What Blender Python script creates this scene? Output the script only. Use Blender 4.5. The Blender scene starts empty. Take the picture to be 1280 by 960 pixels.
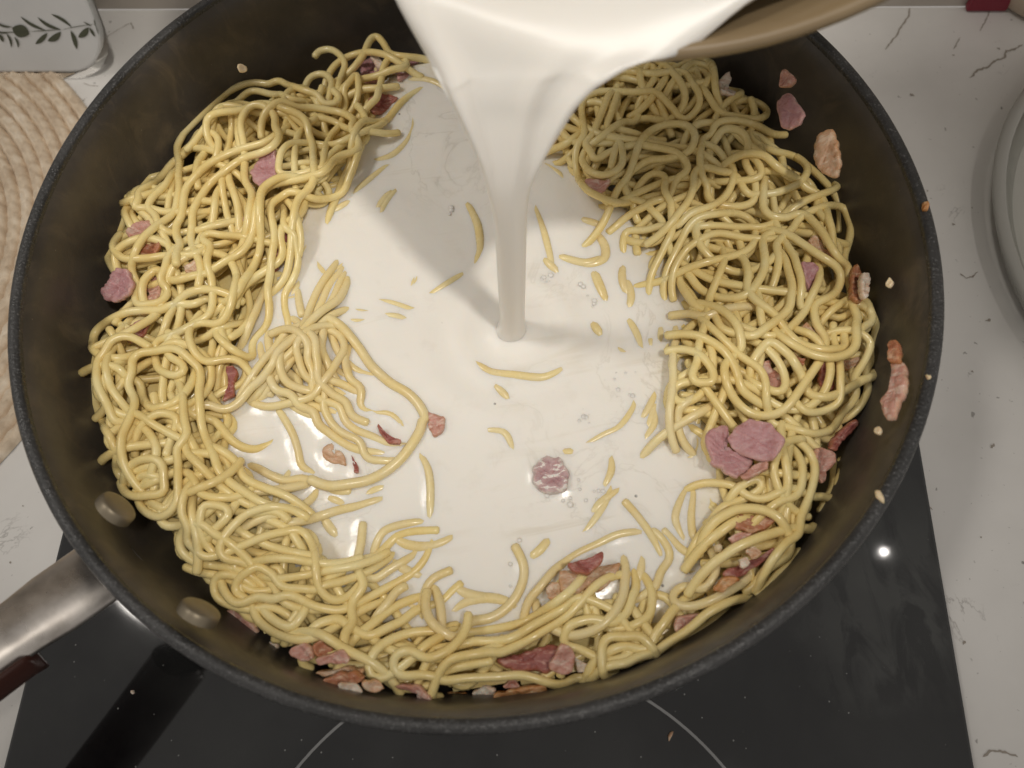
import bpy, bmesh, math, random
import numpy as np
from mathutils import Vector, Matrix

random.seed(7)
RNG = np.random.default_rng(11)
SC = bpy.context.scene
COL = SC.collection

# ------------------------------------------------------------------ camera
F = 985.0
CAM_D, CAM_H, PITCH, YAW, ROLL = 0.1405, 0.2826, 1.18, 0.0651, -0.0927
_f = np.array([math.sin(YAW) * math.cos(PITCH), math.cos(YAW) * math.cos(PITCH), -math.sin(PITCH)])
_r = np.array([math.cos(YAW), -math.sin(YAW), 0.0])
_u = np.cross(_r, _f)
CA = math.cos(ROLL) * _r + math.sin(ROLL) * _u
CB = -math.sin(ROLL) * _r + math.cos(ROLL) * _u
CF = _f
CAM = np.array([0.0, -CAM_D, CAM_H])
cam = bpy.data.cameras.new('camera')
cam.sensor_width = 36.0
cam.lens = F / 1280 * 36.0
cam.clip_start = 0.005
cam.clip_end = 20.0
camo = bpy.data.objects.new('camera', cam)
COL.objects.link(camo)
camo.matrix_world = Matrix(((CA[0], CB[0], -CF[0], CAM[0]), (CA[1], CB[1], -CF[1], CAM[1]),
                            (CA[2], CB[2], -CF[2], CAM[2]), (0, 0, 0, 1)))
SC.camera = camo
cam.dof.use_dof = True
cam.dof.focus_distance = 0.275
cam.dof.aperture_fstop = 11.0

# ------------------------------------------------------------------ light
world = bpy.data.worlds.new("World")
SC.world = world
world.use_nodes = True
bg = world.node_tree.nodes['Background']
bg.inputs[0].default_value = (1.0, 0.95, 0.89, 1)
bg.inputs[1].default_value = 0.42


def lamp(name, loc, target, power, radius, color, angle=60, blend=0.6):
    l = bpy.data.lights.new(name, 'SPOT')
    l.energy = power
    l.shadow_soft_size = radius
    l.color = color
    l.spot_size = math.radians(angle)
    l.spot_blend = blend
    o = bpy.data.objects.new(name, l)
    COL.objects.link(o)
    o.location = loc
    o.rotation_euler = (Vector(target) - Vector(loc)).to_track_quat('-Z', 'Y').to_euler()
    return o


lamp('ceiling_spot_lamp', (0.27, -0.33, 1.22), (-0.03, 0.07, 0.03), 24.0, 0.040, (1.0, 0.94, 0.86), 25, 1.0)
lamp('ceiling_spot_lamp', (-0.62, 0.20, 1.16), (0.03, 0.07, 0.03), 20.5, 0.11, (1.0, 0.945, 0.87), 25, 1.0)
lamp('hood_lamp', (0.394, -0.042, 0.604), (0.05, 0.0, 0.03), 0.05, 0.0028, (1.0, 0.95, 0.88), 90, 0.6)
SC.view_settings.view_transform = 'Standard'
SC.view_settings.look = 'None'
SC.view_settings.exposure = 0.0
SC.view_settings.gamma = 1.0
SC.cycles.max_bounces = 8
SC.cycles.transparent_max_bounces = 8


# ------------------------------------------------------------------ pixel helpers (photo measurements -> places in the room)
def ray(q):
    d = (q[0] - 640) / F * CA + (480 - q[1]) / F * CB + CF
    return d / np.linalg.norm(d)


def un(q, z):
    d = ray(q)
    return CAM + (z - CAM[2]) / d[2] * d


def un_many(Q, z):
    Q = np.asarray(Q, float)
    D = (Q[:, :1] - 640) / F * CA + (480 - Q[:, 1:2]) / F * CB + CF
    t = (z - CAM[2]) / D[:, 2]
    return CAM + t[:, None] * D


def P(s):
    return [tuple(float(c) for c in w.split(',')) for w in s.split()]


def T(ox, oy, s, k=16 / 3):
    return [(ox + x / k, oy + y / k) for x, y in P(s)]


UC = np.array([0.983, -0.184, 0.0])   # counter axis, along the wall
VC = np.array([0.184, 0.983, 0.0])    # counter axis, towards the wall


def ctr(u, v, z=0.0):
    return UC * u + VC * v + np.array([0, 0, z])


# ------------------------------------------------------------------ materials
def mat(name, color, rough=0.5, metallic=0.0, spec=0.5, sss=0.0, sss_r=(1, .6, .3), sss_scale=0.003, coat=0.0, coat_rough=.1):
    m = bpy.data.materials.new(name)
    m.use_nodes = True
    b = m.node_tree.nodes['Principled BSDF']
    b.inputs['Base Color'].default_value = (*color, 1)
    b.inputs['Roughness'].default_value = rough
    b.inputs['Metallic'].default_value = metallic
    b.inputs['Specular IOR Level'].default_value = spec
    if sss:
        b.inputs['Subsurface Weight'].default_value = sss
        b.inputs['Subsurface Radius'].default_value = sss_r
        b.inputs['Subsurface Scale'].default_value = sss_scale
    if coat:
        b.inputs['Coat Weight'].default_value = coat
        b.inputs['Coat Roughness'].default_value = coat_rough
    return m


class NT:
    def __init__(self, m):
        self.t = m.node_tree
        self.b = self.t.nodes['Principled BSDF']

    def n(self, typ, **kw):
        nd = self.t.nodes.new(typ)
        for k, v in kw.items():
            setattr(nd, k, v)
        return nd

    def link(self, a, b):
        self.t.links.new(a, b)

    def pos(self):
        return self.n('ShaderNodeNewGeometry').outputs['Position']

    def noise(self, scale, detail=4, rough=.55, vec=None, dist=0.0):
        nd = self.n('ShaderNodeTexNoise')
        nd.inputs['Scale'].default_value = scale
        nd.inputs['Detail'].default_value = detail
        nd.inputs['Roughness'].default_value = rough
        nd.inputs['Distortion'].default_value = dist
        self.link(vec if vec is not None else self.pos(), nd.inputs['Vector'])
        return nd.outputs['Fac']

    def voro(self, scale, vec=None, feature='F1', rnd=1.0):
        nd = self.n('ShaderNodeTexVoronoi', feature=feature)
        nd.inputs['Scale'].default_value = scale
        nd.inputs['Randomness'].default_value = rnd
        self.link(vec if vec is not None else self.pos(), nd.inputs['Vector'])
        return nd.outputs['Distance']

    def ramp(self, fac, stops):
        nd = self.n('ShaderNodeValToRGB')
        el = nd.color_ramp.elements
        while len(el) < len(stops):
            el.new(0.5)
        for e, (p, c) in zip(el, stops):
            e.position = p
            e.color = (*c, 1) if len(c) == 3 else c
        self.link(fac, nd.inputs[0])
        return nd.outputs[0]

    def math(self, op, a, b=None):
        nd = self.n('ShaderNodeMath', operation=op)
        for i, x in enumerate((a, b)):
            if x is None:
                continue
            if isinstance(x, (int, float)):
                nd.inputs[i].default_value = x
            else:
                self.link(x, nd.inputs[i])
        return nd.outputs[0]

    def mix(self, fac, a, b, blend='MIX'):
        nd = self.n('ShaderNodeMix', data_type='RGBA', blend_type=blend)
        for i, x in ((0, fac), (6, a), (7, b)):
            if isinstance(x, (int, float)):
                nd.inputs[i].default_value = x
            elif isinstance(x, tuple):
                nd.inputs[i].default_value = (*x, 1)
            else:
                self.link(x, nd.inputs[i])
        return nd.outputs[2]

    def bump(self, h, strength, dist):
        nd = self.n('ShaderNodeBump')
        nd.inputs['Strength'].default_value = strength
        nd.inputs['Distance'].default_value = dist
        self.link(h, nd.inputs['Height'])
        self.link(nd.outputs[0], self.b.inputs['Normal'])
        return nd

    def color(self, c):
        self.link(c, self.b.inputs['Base Color'])

    def rough(self, r):
        self.link(r, self.b.inputs['Roughness'])


def make_pasta(name='cooked_pasta', wet=0.0):
    m = mat(name, (.78, .62, .30), .30, spec=.45, sss=.20, sss_r=(1, .82, .5), sss_scale=.0012)
    t = NT(m)
    info = t.n('ShaderNodeObjectInfo').outputs['Random']
    n1 = t.noise(60, 3)
    n2 = t.noise(420, 3)
    c = t.ramp(n1, [(.3, (.78, .58, .205)), (.5, (.85, .68, .285)), (.7, (.89, .775, .41))])
    c = t.mix(t.math('MULTIPLY', info, .35), c, (.82, .65, .28))
    c = t.mix(t.math('MULTIPLY', n2, .22), c, (.84, .72, .44))
    if wet:
        film = t.ramp(t.noise(150, 3), [(.35, (.4,) * 3), (.65, (1, 1, 1))])
        c = t.mix(t.math('MULTIPLY', film, wet), c, (.78, .67, .43))
    t.color(c)
    t.rough(t.ramp(n2, [(.35, (.16,) * 3), (.65, (.33,) * 3)]))
    t.bump(t.noise(900, 3), .10, .0004)
    return m


def make_cream():
    m = mat('pouring_cream', (.88, .845, .79), .20, spec=.5, sss=.6, sss_r=(1, .85, .7), sss_scale=.004)
    t = NT(m)
    v = t.n('ShaderNodeVectorMath', operation='MULTIPLY')
    v.inputs[1].default_value = (1, 1, .05)
    t.link(t.pos(), v.inputs[0])
    n = t.noise(34, 5, .6, v.outputs[0], .8)
    vein = t.math('ABSOLUTE', t.math('SUBTRACT', n, .5))
    vein = t.ramp(vein, [(.0, (1, 1, 1)), (.012, (.25,) * 3), (.03, (0, 0, 0))])
    msk = t.ramp(t.noise(16, 2, .5), [(.50, (0, 0, 0)), (.64, (1, 1, 1))])
    vein = t.math('MULTIPLY', vein, t.math('MULTIPLY', msk, .30))
    c = t.mix(vein, (.90, .865, .80), (.50, .46, .38))
    blotch = t.ramp(t.noise(90, 4, .6), [(.60, (0, 0, 0)), (.74, (1, 1, 1))])
    c = t.mix(t.math('MULTIPLY', blotch, .16), c, (.62, .58, .50))
    mp = t.n('ShaderNodeMapping')
    mp.inputs['Rotation'].default_value = (0, 0, -1.0)
    mp.inputs['Scale'].default_value = (.22, 1.6, .05)
    t.link(t.pos(), mp.inputs[0])
    st = t.ramp(t.noise(75, 5, .6, mp.outputs[0], 1.6), [(.56, (0, 0, 0)), (.70, (1, 1, 1))])
    stm = t.ramp(t.noise(28, 2), [(.44, (0, 0, 0)), (.60, (1, 1, 1))])
    c = t.mix(t.math('MULTIPLY', t.math('MULTIPLY', st, stm), .34), c, (.66, .60, .47))
    at = t.n('ShaderNodeAttribute', attribute_name='thin')
    oil = t.math('MULTIPLY', at.outputs['Fac'], t.ramp(t.noise(130, 4, .6), [(.38, (.05,) * 3), (.62, (1, 1, 1))]))
    c = t.mix(t.math('MULTIPLY', oil, .65), c, (.80, .70, .47))
    spot = t.ramp(t.voro(120), [(.045, (1, 1, 1)), (.07, (0, 0, 0))])
    spot2 = t.ramp(t.noise(45, 2), [(.60, (0, 0, 0)), (.64, (1, 1, 1))])
    c = t.mix(t.math('MULTIPLY', t.math('MULTIPLY', spot, spot2), .85), c, (.10, .09, .08))
    t.color(c)
    t.bump(t.noise(120, 4), .25, .0006)
    return m


def make_pan_inner():
    m = mat('oiled_nonstick', (.04, .028, .02), .42)
    t = NT(m)
    n = t.noise(22, 6, .62)
    c = t.ramp(n, [(.35, (.043, .037, .031)), (.52, (.066, .056, .046)), (.68, (.100, .083, .063))])
    mp = t.n('ShaderNodeMapping')
    mp.inputs['Scale'].default_value = (1, 1, .75)
    t.link(t.pos(), mp.inputs[0])
    sm = t.ramp(t.noise(55, 6, .65, mp.outputs[0], 1.4), [(.52, (0, 0, 0)), (.70, (1, 1, 1))])
    c = t.mix(t.math('MULTIPLY', sm, .55), c, (.135, .105, .072))
    fleck = t.ramp(t.voro(480), [(.06, (1, 1, 1)), (.10, (0, 0, 0))])
    fm = t.ramp(t.noise(300, 1), [(.62, (0, 0, 0)), (.66, (1, 1, 1))])
    c = t.mix(t.math('MULTIPLY', t.math('MULTIPLY', fleck, fm), .5), c, (.30, .27, .22))
    t.color(c)
    t.rough(t.ramp(t.noise(60, 4), [(.3, (.32,) * 3), (.7, (.55,) * 3)]))
    t.bump(t.noise(1500, 2), .12, .0003)
    return m


def make_pan_rim():
    m = mat('speckled_nonstick', (.035, .036, .038), .34)
    t = NT(m)
    n = t.noise(40, 5)
    c = t.ramp(n, [(.3, (.021, .021, .021)), (.7, (.047, .046, .046))])
    sp = t.ramp(t.noise(1400, 2, .5), [(.58, (0, 0, 0)), (.70, (1, 1, 1))])
    c = t.mix(t.math('MULTIPLY', sp, .32), c, (.25, .25, .25))
    t.color(c)
    t.rough(t.ramp(t.noise(200, 3), [(.35, (.22,) * 3), (.65, (.46,) * 3)]))
    t.bump(t.noise(1100, 3, .6), .55, .0005)
    return m


def make_marble():
    m = mat('speckled_laminate', (.72, .69, .65), .38)
    t = NT(m)
    n = t.noise(9, 5, .6)
    c = t.ramp(n, [(.3, (.66, .64, .61)), (.6, (.77, .75, .72))])
    d = t.noise(14, 6, .65, None, 1.2)
    vein = t.ramp(t.math('ABSOLUTE', t.math('SUBTRACT', d, .5)), [(.0, (1, 1, 1)), (.006, (.3,) * 3), (.014, (0, 0, 0))])
    msk = t.ramp(t.noise(26, 2), [(.60, (0, 0, 0)), (.70, (1, 1, 1))])
    c = t.mix(t.math('MULTIPLY', t.math('MULTIPLY', vein, msk), .5), c, (.16, .14, .12))
    v = t.n('ShaderNodeMapping')
    t.link(t.pos(), v.inputs[0])
    dn = t.n('ShaderNodeTexNoise')
    dn.inputs['Scale'].default_value = 260
    t.link(t.pos(), dn.inputs['Vector'])
    vv = t.n('ShaderNodeVectorMath', operation='MULTIPLY_ADD')
    t.link(dn.outputs['Color'], vv.inputs[0])
    vv.inputs[1].default_value = (.006, .006, .006)
    t.link(t.pos(), vv.inputs[2])
    for sc, th, amt in ((70, .080, .75), (150, .12, .6), (330, .12, .35)):
        sp = t.ramp(t.voro(sc, vv.outputs[0]), [(th * .6, (1, 1, 1)), (th, (0, 0, 0))])
        ms = t.ramp(t.noise(sc * .9, 1), [(.52, (0, 0, 0)), (.58, (1, 1, 1))])
        c = t.mix(t.math('MULTIPLY', t.math('MULTIPLY', sp, ms), amt), c, (.13, .115, .10))
    t.color(c)
    return m


def make_hob():
    m = mat('black_glass', (.006, .006, .007), .08, spec=.6)
    t = NT(m)
    n = t.noise(24, 5, .6)
    film = t.ramp(n, [(.42, (0, 0, 0)), (.66, (1, 1, 1))])
    sp = t.ramp(t.voro(260), [(.05, (1, 1, 1)), (.09, (0, 0, 0))])
    ms = t.ramp(t.noise(150, 1), [(.52, (0, 0, 0)), (.58, (1, 1, 1))])
    c = t.mix(t.math('MULTIPLY', film, .7), (.006, .006, .0065), (.018, .018, .017))
    c = t.mix(t.math('MULTIPLY', t.math('MULTIPLY', sp, ms), .8), c, (.28, .28, .27))
    refl_spot = un((1100, 725), .004)  # centre of a streaky grey wall reflection painted into the glass colour
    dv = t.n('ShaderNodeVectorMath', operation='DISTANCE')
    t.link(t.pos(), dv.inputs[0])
    dv.inputs[1].default_value = tuple(refl_spot)
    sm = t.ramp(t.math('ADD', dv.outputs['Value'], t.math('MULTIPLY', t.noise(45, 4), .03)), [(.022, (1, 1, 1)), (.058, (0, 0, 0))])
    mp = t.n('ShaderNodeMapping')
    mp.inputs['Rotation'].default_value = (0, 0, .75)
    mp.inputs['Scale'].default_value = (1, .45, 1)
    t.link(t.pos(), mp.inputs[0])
    refl_streaks = t.ramp(t.noise(75, 5, .6, mp.outputs[0], 1.2), [(.42, (.1,) * 3), (.56, (1, 1, 1))])
    c = t.mix(t.math('MULTIPLY', t.math('MULTIPLY', sm, refl_streaks), .9), c, (.085, .087, .082))
    bl = t.ramp(t.noise(11, 4, .6), [(.44, (0, 0, 0)), (.62, (1, 1, 1))])
    c = t.mix(t.math('MULTIPLY', bl, .6), c, (.022, .0225, .022))
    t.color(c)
    t.rough(t.ramp(n, [(.4, (.035,) * 3), (.65, (.06,) * 3)]))
    return m


def make_meat(name, lean, edge, fat, fat_amt=.5, rimc=None):
    m = mat(name, lean, .32, sss=.35, sss_r=(1, .45, .35), sss_scale=.002)
    t = NT(m)
    tc = t.n('ShaderNodeTexCoord').outputs['Object']
    mp = t.n('ShaderNodeMapping')
    mp.inputs['Scale'].default_value = (1, 2.6, 1)
    mp.inputs['Rotation'].default_value = (0, 0, .6)
    t.link(tc, mp.inputs[0])
    info = t.n('ShaderNodeObjectInfo').outputs['Random']
    ad = t.n('ShaderNodeVectorMath', operation='ADD')
    t.link(mp.outputs[0], ad.inputs[0])
    t.link(info, ad.inputs[1])
    n = t.noise(230, 5, .6, ad.outputs[0], .6)
    c = t.ramp(n, [(.34, edge), (.45, lean), (.52, lean), (.54 + .13 * (1.2 - fat_amt), fat)])
    c = t.mix(t.math('MULTIPLY', t.noise(1500, 2), .18), c, edge)
    at = t.n('ShaderNodeAttribute', attribute_name='edge')
    ew = t.math('MULTIPLY', at.outputs['Fac'], t.ramp(t.noise(260, 3), [(.35, (.15,) * 3), (.6, (.85,) * 3)]))
    c = t.mix(ew, c, rimc or fat)
    t.color(c)
    t.rough(t.ramp(t.noise(500, 2), [(.4, (.20,) * 3), (.6, (.45,) * 3)]))
    t.bump(t.noise(520, 5, .65), .6, .0009)
    return m


def make_straw():
    m = mat('woven_paper_cord', (.60, .42, .32), .62)
    t = NT(m)
    n = t.noise(160, 4)
    t.color(t.ramp(n, [(.3, (.54, .42, .30)), (.55, (.68, .56, .42)), (.75, (.79, .69, .56))]))
    t.bump(t.noise(1500, 3), .3, .0004)
    return m


M = dict(
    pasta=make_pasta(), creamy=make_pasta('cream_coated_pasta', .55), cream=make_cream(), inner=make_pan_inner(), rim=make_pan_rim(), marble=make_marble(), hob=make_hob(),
    mauve=make_meat('ham_mauve', (.50, .255, .265), (.42, .19, .19), (.60, .39, .38), .0, (.66, .42, .36)),
    pink=make_meat('ham_pink', (.58, .31, .25), (.45, .19, .13), (.72, .53, .44), .7, (.62, .38, .24)),
    red=make_meat('bacon_red', (.34, .105, .085), (.22, .05, .04), (.58, .33, .27), .45, (.46, .18, .10)),
    brown=make_meat('bacon_brown', (.46, .20, .11), (.33, .10, .05), (.66, .43, .28), .6, (.50, .22, .08)),
    tan=make_meat('bacon_tan', (.64, .42, .27), (.50, .27, .14), (.76, .60, .45), .7, (.56, .30, .13)),
    fat=make_meat('bacon_fat', (.76, .62, .50), (.66, .46, .33), (.84, .76, .66), .9, (.72, .54, .38)),
    orange=make_meat('bacon_orange', (.62, .32, .13), (.46, .18, .06), (.74, .52, .30), .6, (.48, .19, .05)),
    coated=make_meat('cream_coated_ham', (.50, .32, .32), (.40, .22, .23), (.84, .79, .73), 1.0, (.82, .77, .71)),
    garlic=mat('garlic', (.78, .62, .40), .4, sss=.3, sss_scale=.001),
    straw=make_straw(),
    steel=mat('brushed_steel', (.56, .52, .48), .27, 1.0),
    rivet=mat('dulled_aluminium', (.22, .185, .13), .42, .6),
    bakelite=mat('brown_bakelite', (.060, .022, .016), .30),
    bowl=mat('tan_glazed_bowl', (.40, .29, .18), .34),
    stream=mat('falling_cream', (.83, .795, .735), .34, spec=.45, sss=.3, sss_r=(1, .85, .7), sss_scale=.004),
    wall=mat('pale_wall', (.52, .47, .41), .5),
    board=mat('white_glass_board', (.55, .55, .54), .12, spec=.6),
    print=mat('olive_print', (.055, .060, .035), .5),
    zone=mat('zone_marking', (.20, .20, .20), .4),
    red_packet=mat('dark_red_card', (.22, .012, .03), .45),
    beige=mat('beige_ceramic', (.55, .45, .34), .35),
    vein=mat('marble_vein', (.33, .29, .245), .5),
)
# brushed streaks on the steel, mild mottling on bowl and wall
_t = NT(M['steel'])
_t.rough(_t.ramp(_t.noise(70, 5), [(.3, (.20,) * 3), (.7, (.42,) * 3)]))
_t.color(_t.ramp(_t.noise(120, 5, .6), [(.3, (.40, .365, .33)), (.6, (.60, .56, .52))]))
_t = NT(M['bowl'])
_t.color(_t.ramp(_t.noise(25, 4), [(.3, (.185, .130, .068)), (.7, (.27, .20, .115))]))
_t = NT(M['wall'])
_t.color(_t.ramp(_t.noise(12, 4), [(.3, (.48, .43, .375)), (.7, (.56, .51, .45))]))
_t = NT(M['bakelite'])
_t.rough(_t.ramp(_t.noise(90, 4), [(.3, (.22,) * 3), (.7, (.42,) * 3)]))
_t = NT(M['board'])
_t.color(_t.ramp(_t.noise(18, 4), [(.3, (.49, .49, .485)), (.7, (.58, .575, .565))]))
glass = mat('clear_glass', (.93, .95, .93), .03)
glass.node_tree.nodes['Principled BSDF'].inputs['Transmission Weight'].default_value = 1.0
M['glass'] = glass
thin = bpy.data.materials.new('thin_clear_glass')
thin.use_nodes = True
_n = thin.node_tree.nodes
_n.remove(_n['Principled BSDF'])
_tr, _gl, _fr, _mx = _n.new('ShaderNodeBsdfTransparent'), _n.new('ShaderNodeBsdfGlossy'), _n.new('ShaderNodeLayerWeight'), _n.new('ShaderNodeMixShader')
_tr.inputs[0].default_value = (.965, .97, .96, 1)
_gl.inputs['Roughness'].default_value = .05
_fr.inputs[0].default_value = .5
_pw = _n.new('ShaderNodeMath')
_pw.operation = 'POWER'
_pw.inputs[1].default_value = 3.0
thin.node_tree.links.new(_fr.outputs['Facing'], _pw.inputs[0])
_ma = _n.new('ShaderNodeMath')
_ma.operation = 'MULTIPLY_ADD'
_ma.inputs[1].default_value = .5
_ma.inputs[2].default_value = .02
thin.node_tree.links.new(_pw.outputs[0], _ma.inputs[0])
for _a, _b in ((_ma.outputs[0], _mx.inputs[0]), (_tr.outputs[0], _mx.inputs[1]), (_gl.outputs[0], _mx.inputs[2]), (_mx.outputs[0], _n['Material Output'].inputs[0])):
    thin.node_tree.links.new(_a, _b)
M['thin'] = thin
M['frost'] = mat('thick_glass_edge', (.62, .61, .57), .10, spec=.6)
M['frost'].node_tree.nodes['Principled BSDF'].inputs['Transmission Weight'].default_value = .35


# ------------------------------------------------------------------ mesh helpers
def mesh_np(name, verts, faces, m, smooth=True):
    """verts (N,3), faces list of equal or mixed index lists"""
    me = bpy.data.meshes.new(name)
    me.from_pydata([tuple(v) for v in verts], [], [tuple(f) for f in faces])
    if smooth:
        me.polygons.foreach_set('use_smooth', [True] * len(me.polygons))
    me.materials.append(m)
    me.update()
    return me


def mesh_quads(name, verts, quads, m):
    me = bpy.data.meshes.new(name)
    verts = np.asarray(verts, np.float32)
    quads = np.asarray(quads, np.int32)
    nq = len(quads)
    me.vertices.add(len(verts))
    me.vertices.foreach_set('co', verts.ravel())
    me.loops.add(nq * 4)
    me.loops.foreach_set('vertex_index', quads.ravel())
    me.polygons.add(nq)
    me.polygons.foreach_set('loop_start', np.arange(0, nq * 4, 4, dtype=np.int32))
    me.polygons.foreach_set('use_smooth', np.ones(nq, bool))
    me.materials.append(m)
    me.update(calc_edges=True)
    return me


def obj(name, me, parent=None, label=None, cat=None, group=None, kind=None, loc=None):
    o = bpy.data.objects.new(name, me)
    COL.objects.link(o)
    if loc is not None:
        o.location = loc
    if parent is not None:
        o.parent = parent
    if label:
        o['label'] = label
    if cat:
        o['category'] = cat
    if group:
        o['group'] = group
    if kind:
        o['kind'] = kind
    return o


def empty(name, loc, label, cat, group=None):
    o = obj(name, None, None, label, cat, group, None, loc)
    o.empty_display_size = .01
    return o


def local(verts, origin):
    return np.asarray(verts) - np.asarray(origin)


def lathe(name, prof, seg, m, center=(0, 0, 0), n=None, wob=0.0):
    """revolve (r, z) profile; n = optional axis frame (ex, ey, ez)"""
    ex, ey, ez = n if n is not None else (np.array([1, 0, 0]), np.array([0, 1, 0]), np.array([0, 0, 1]))
    prof = np.asarray(prof, float)
    a = np.linspace(0, 2 * math.pi, seg, endpoint=False)
    V = []
    for r, z in prof:
        V.append(np.asarray(center) + np.outer(np.cos(a) * r, ex) + np.outer(np.sin(a) * r, ey) + ez * z)
    V = np.concatenate(V)
    q = []
    for i in range(len(prof) - 1):
        for j in range(seg):
            k = (j + 1) % seg
            q.append((i * seg + j, i * seg + k, (i + 1) * seg + k, (i + 1) * seg + j))
    return mesh_quads(name, V, q, m)


def smooth_prof(pts, k=6):
    pts = np.asarray(pts, float)
    out = []
    n = len(pts)
    for i in range(n - 1):
        p0, p1, p2, p3 = pts[max(i - 1, 0)], pts[i], pts[i + 1], pts[min(i + 2, n - 1)]
        for t in np.linspace(0, 1, k, endpoint=False):
            out.append(.5 * ((2 * p1) + (-p0 + p2) * t + (2 * p0 - 5 * p1 + 4 * p2 - p3) * t * t + (-p0 + 3 * p1 - 3 * p2 + p3) * t ** 3))
    out.append(pts[-1])
    return np.array(out)


def box_mesh(name, o, ex, ey, ez, m, bevel=0.0, seg=2):
    """box spanned by vectors ex, ey, ez from corner o"""
    bm = bmesh.new()
    c = [bm.verts.new(o + a * ex + b * ey + d * ez) for d in (0, 1) for b in (0, 1) for a in (0, 1)]
    for f in ((0, 2, 3, 1), (4, 5, 7, 6), (0, 1, 5, 4), (1, 3, 7, 5), (3, 2, 6, 7), (2, 0, 4, 6)):
        bm.faces.new([c[i] for i in f])
    bmesh.ops.recalc_face_normals(bm, faces=bm.faces)
    if bevel:
        bmesh.ops.bevel(bm, geom=list(bm.edges), offset=bevel, segments=seg, affect='EDGES', profile=.5)
    me = bpy.data.meshes.new(name)
    bm.to_mesh(me)
    bm.free()
    me.materials.append(m)
    return me


def prism(name, outline, normal, thick, m, bevel=0.0, smooth=False):
    """outline: 3D points (top face), extruded by -normal*thick"""
    bm = bmesh.new()
    top = [bm.verts.new(p) for p in outline]
    f = bm.faces.new(top)
    r = bmesh.ops.extrude_face_region(bm, geom=[f])
    vs = [g for g in r['geom'] if isinstance(g, bmesh.types.BMVert)]
    for v in vs:
        v.co -= Vector(normal) * thick
    bmesh.ops.recalc_face_normals(bm, faces=bm.faces)
    if bevel:
        es = [e for e in bm.edges if len(e.link_faces) == 2 and e.calc_face_angle(0) > .9]
        bmesh.ops.bevel(bm, geom=es, offset=bevel, segments=2, affect='EDGES', profile=.5)
    me = bpy.data.meshes.new(name)
    bm.to_mesh(me)
    bm.free()
    me.materials.append(m)
    if smooth:
        me.polygons.foreach_set('use_smooth', [True] * len(me.polygons))
    return me


def tube_arrays(pts, r, sides=8, caps=True):
    """smooth tube through pts with radius r (scalar or array)"""
    pts = np.asarray(pts, float)
    r = np.broadcast_to(np.asarray(r, float), (len(pts),)).copy()
    if caps:
        t0 = pts[0] - pts[1]
        t0 /= np.linalg.norm(t0)
        t1 = pts[-1] - pts[-2]
        t1 /= np.linalg.norm(t1)
        pts = np.concatenate([[pts[0] + t0 * r[0] * .55, pts[0] + t0 * r[0] * .45], pts, [pts[-1] + t1 * r[-1] * .45, pts[-1] + t1 * r[-1] * .55]])
        r = np.concatenate([[r[0] * .05, r[0] * .72], r, [r[-1] * .72, r[-1] * .05]])
    tg = np.gradient(pts, axis=0)
    tg /= np.linalg.norm(tg, axis=1)[:, None] + 1e-12
    s = np.cross(np.array([0, 0, 1.0]), tg)
    ln = np.linalg.norm(s, axis=1)
    s[ln < 1e-6] = (1, 0, 0)
    s /= np.linalg.norm(s, axis=1)[:, None]
    u = np.cross(tg, s)
    a = np.linspace(0, 2 * math.pi, sides, endpoint=False)
    V = pts[:, None, :] + r[:, None, None] * (np.cos(a)[None, :, None] * s[:, None, :] + np.sin(a)[None, :, None] * u[:, None, :])
    n = len(pts)
    i = np.arange(n - 1)[:, None] * sides
    j = np.arange(sides)[None, :]
    k = (j + 1) % sides
    Q = np.stack([i + j, i + k, i + sides + k, i + sides + j], -1).reshape(-1, 4)
    return V.reshape(-1, 3), Q


# ================================================================== THE SETTING
top = box_mesh('countertop', ctr(-.75, -.50, -.04), UC * 1.5, VC * .673, np.array([0, 0, .04]), M['marble'])
counter = obj('countertop', top, kind='structure', label='white speckled worktop with thin dark crackle veins', cat='worktop')
wl = box_mesh('wall', ctr(-.75, .1735, 0.0), UC * 1.5, VC * .05, np.array([0, 0, .6]), M['wall'])
obj('wall', wl, kind='structure', label='pale plain wall behind the worktop', cat='wall')


def strip(pts, w, z, seed=0):
    """thin irregular flat ribbon"""
    rr = random.Random(seed)
    pts = [np.array(p) for p in pts]
    fine = []
    for a, b in zip(pts[:-1], pts[1:]):
        for t in np.linspace(0, 1, 5, endpoint=False):
            fine.append(a + (b - a) * t)
    fine.append(pts[-1])
    V, Fc = [], []
    for i, p in enumerate(fine):
        d = fine[min(i + 1, len(fine) - 1)] - fine[max(i - 1, 0)]
        nrm = np.array([-d[1], d[0], 0])
        nrm = nrm / (np.linalg.norm(nrm) + 1e-9)
        ww = w * (.25 + .6 * rr.random()) * (0.25 if i in (0, len(fine) - 1) else 1)
        off = nrm * (rr.random() - .5) * w * .45
        V += [p + off + nrm * ww / 2 + (0, 0, z), p + off - nrm * ww / 2 + (0, 0, z)]
        if i:
            Fc.append((2 * i - 2, 2 * i - 1, 2 * i + 1, 2 * i))
    return V, Fc


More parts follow.
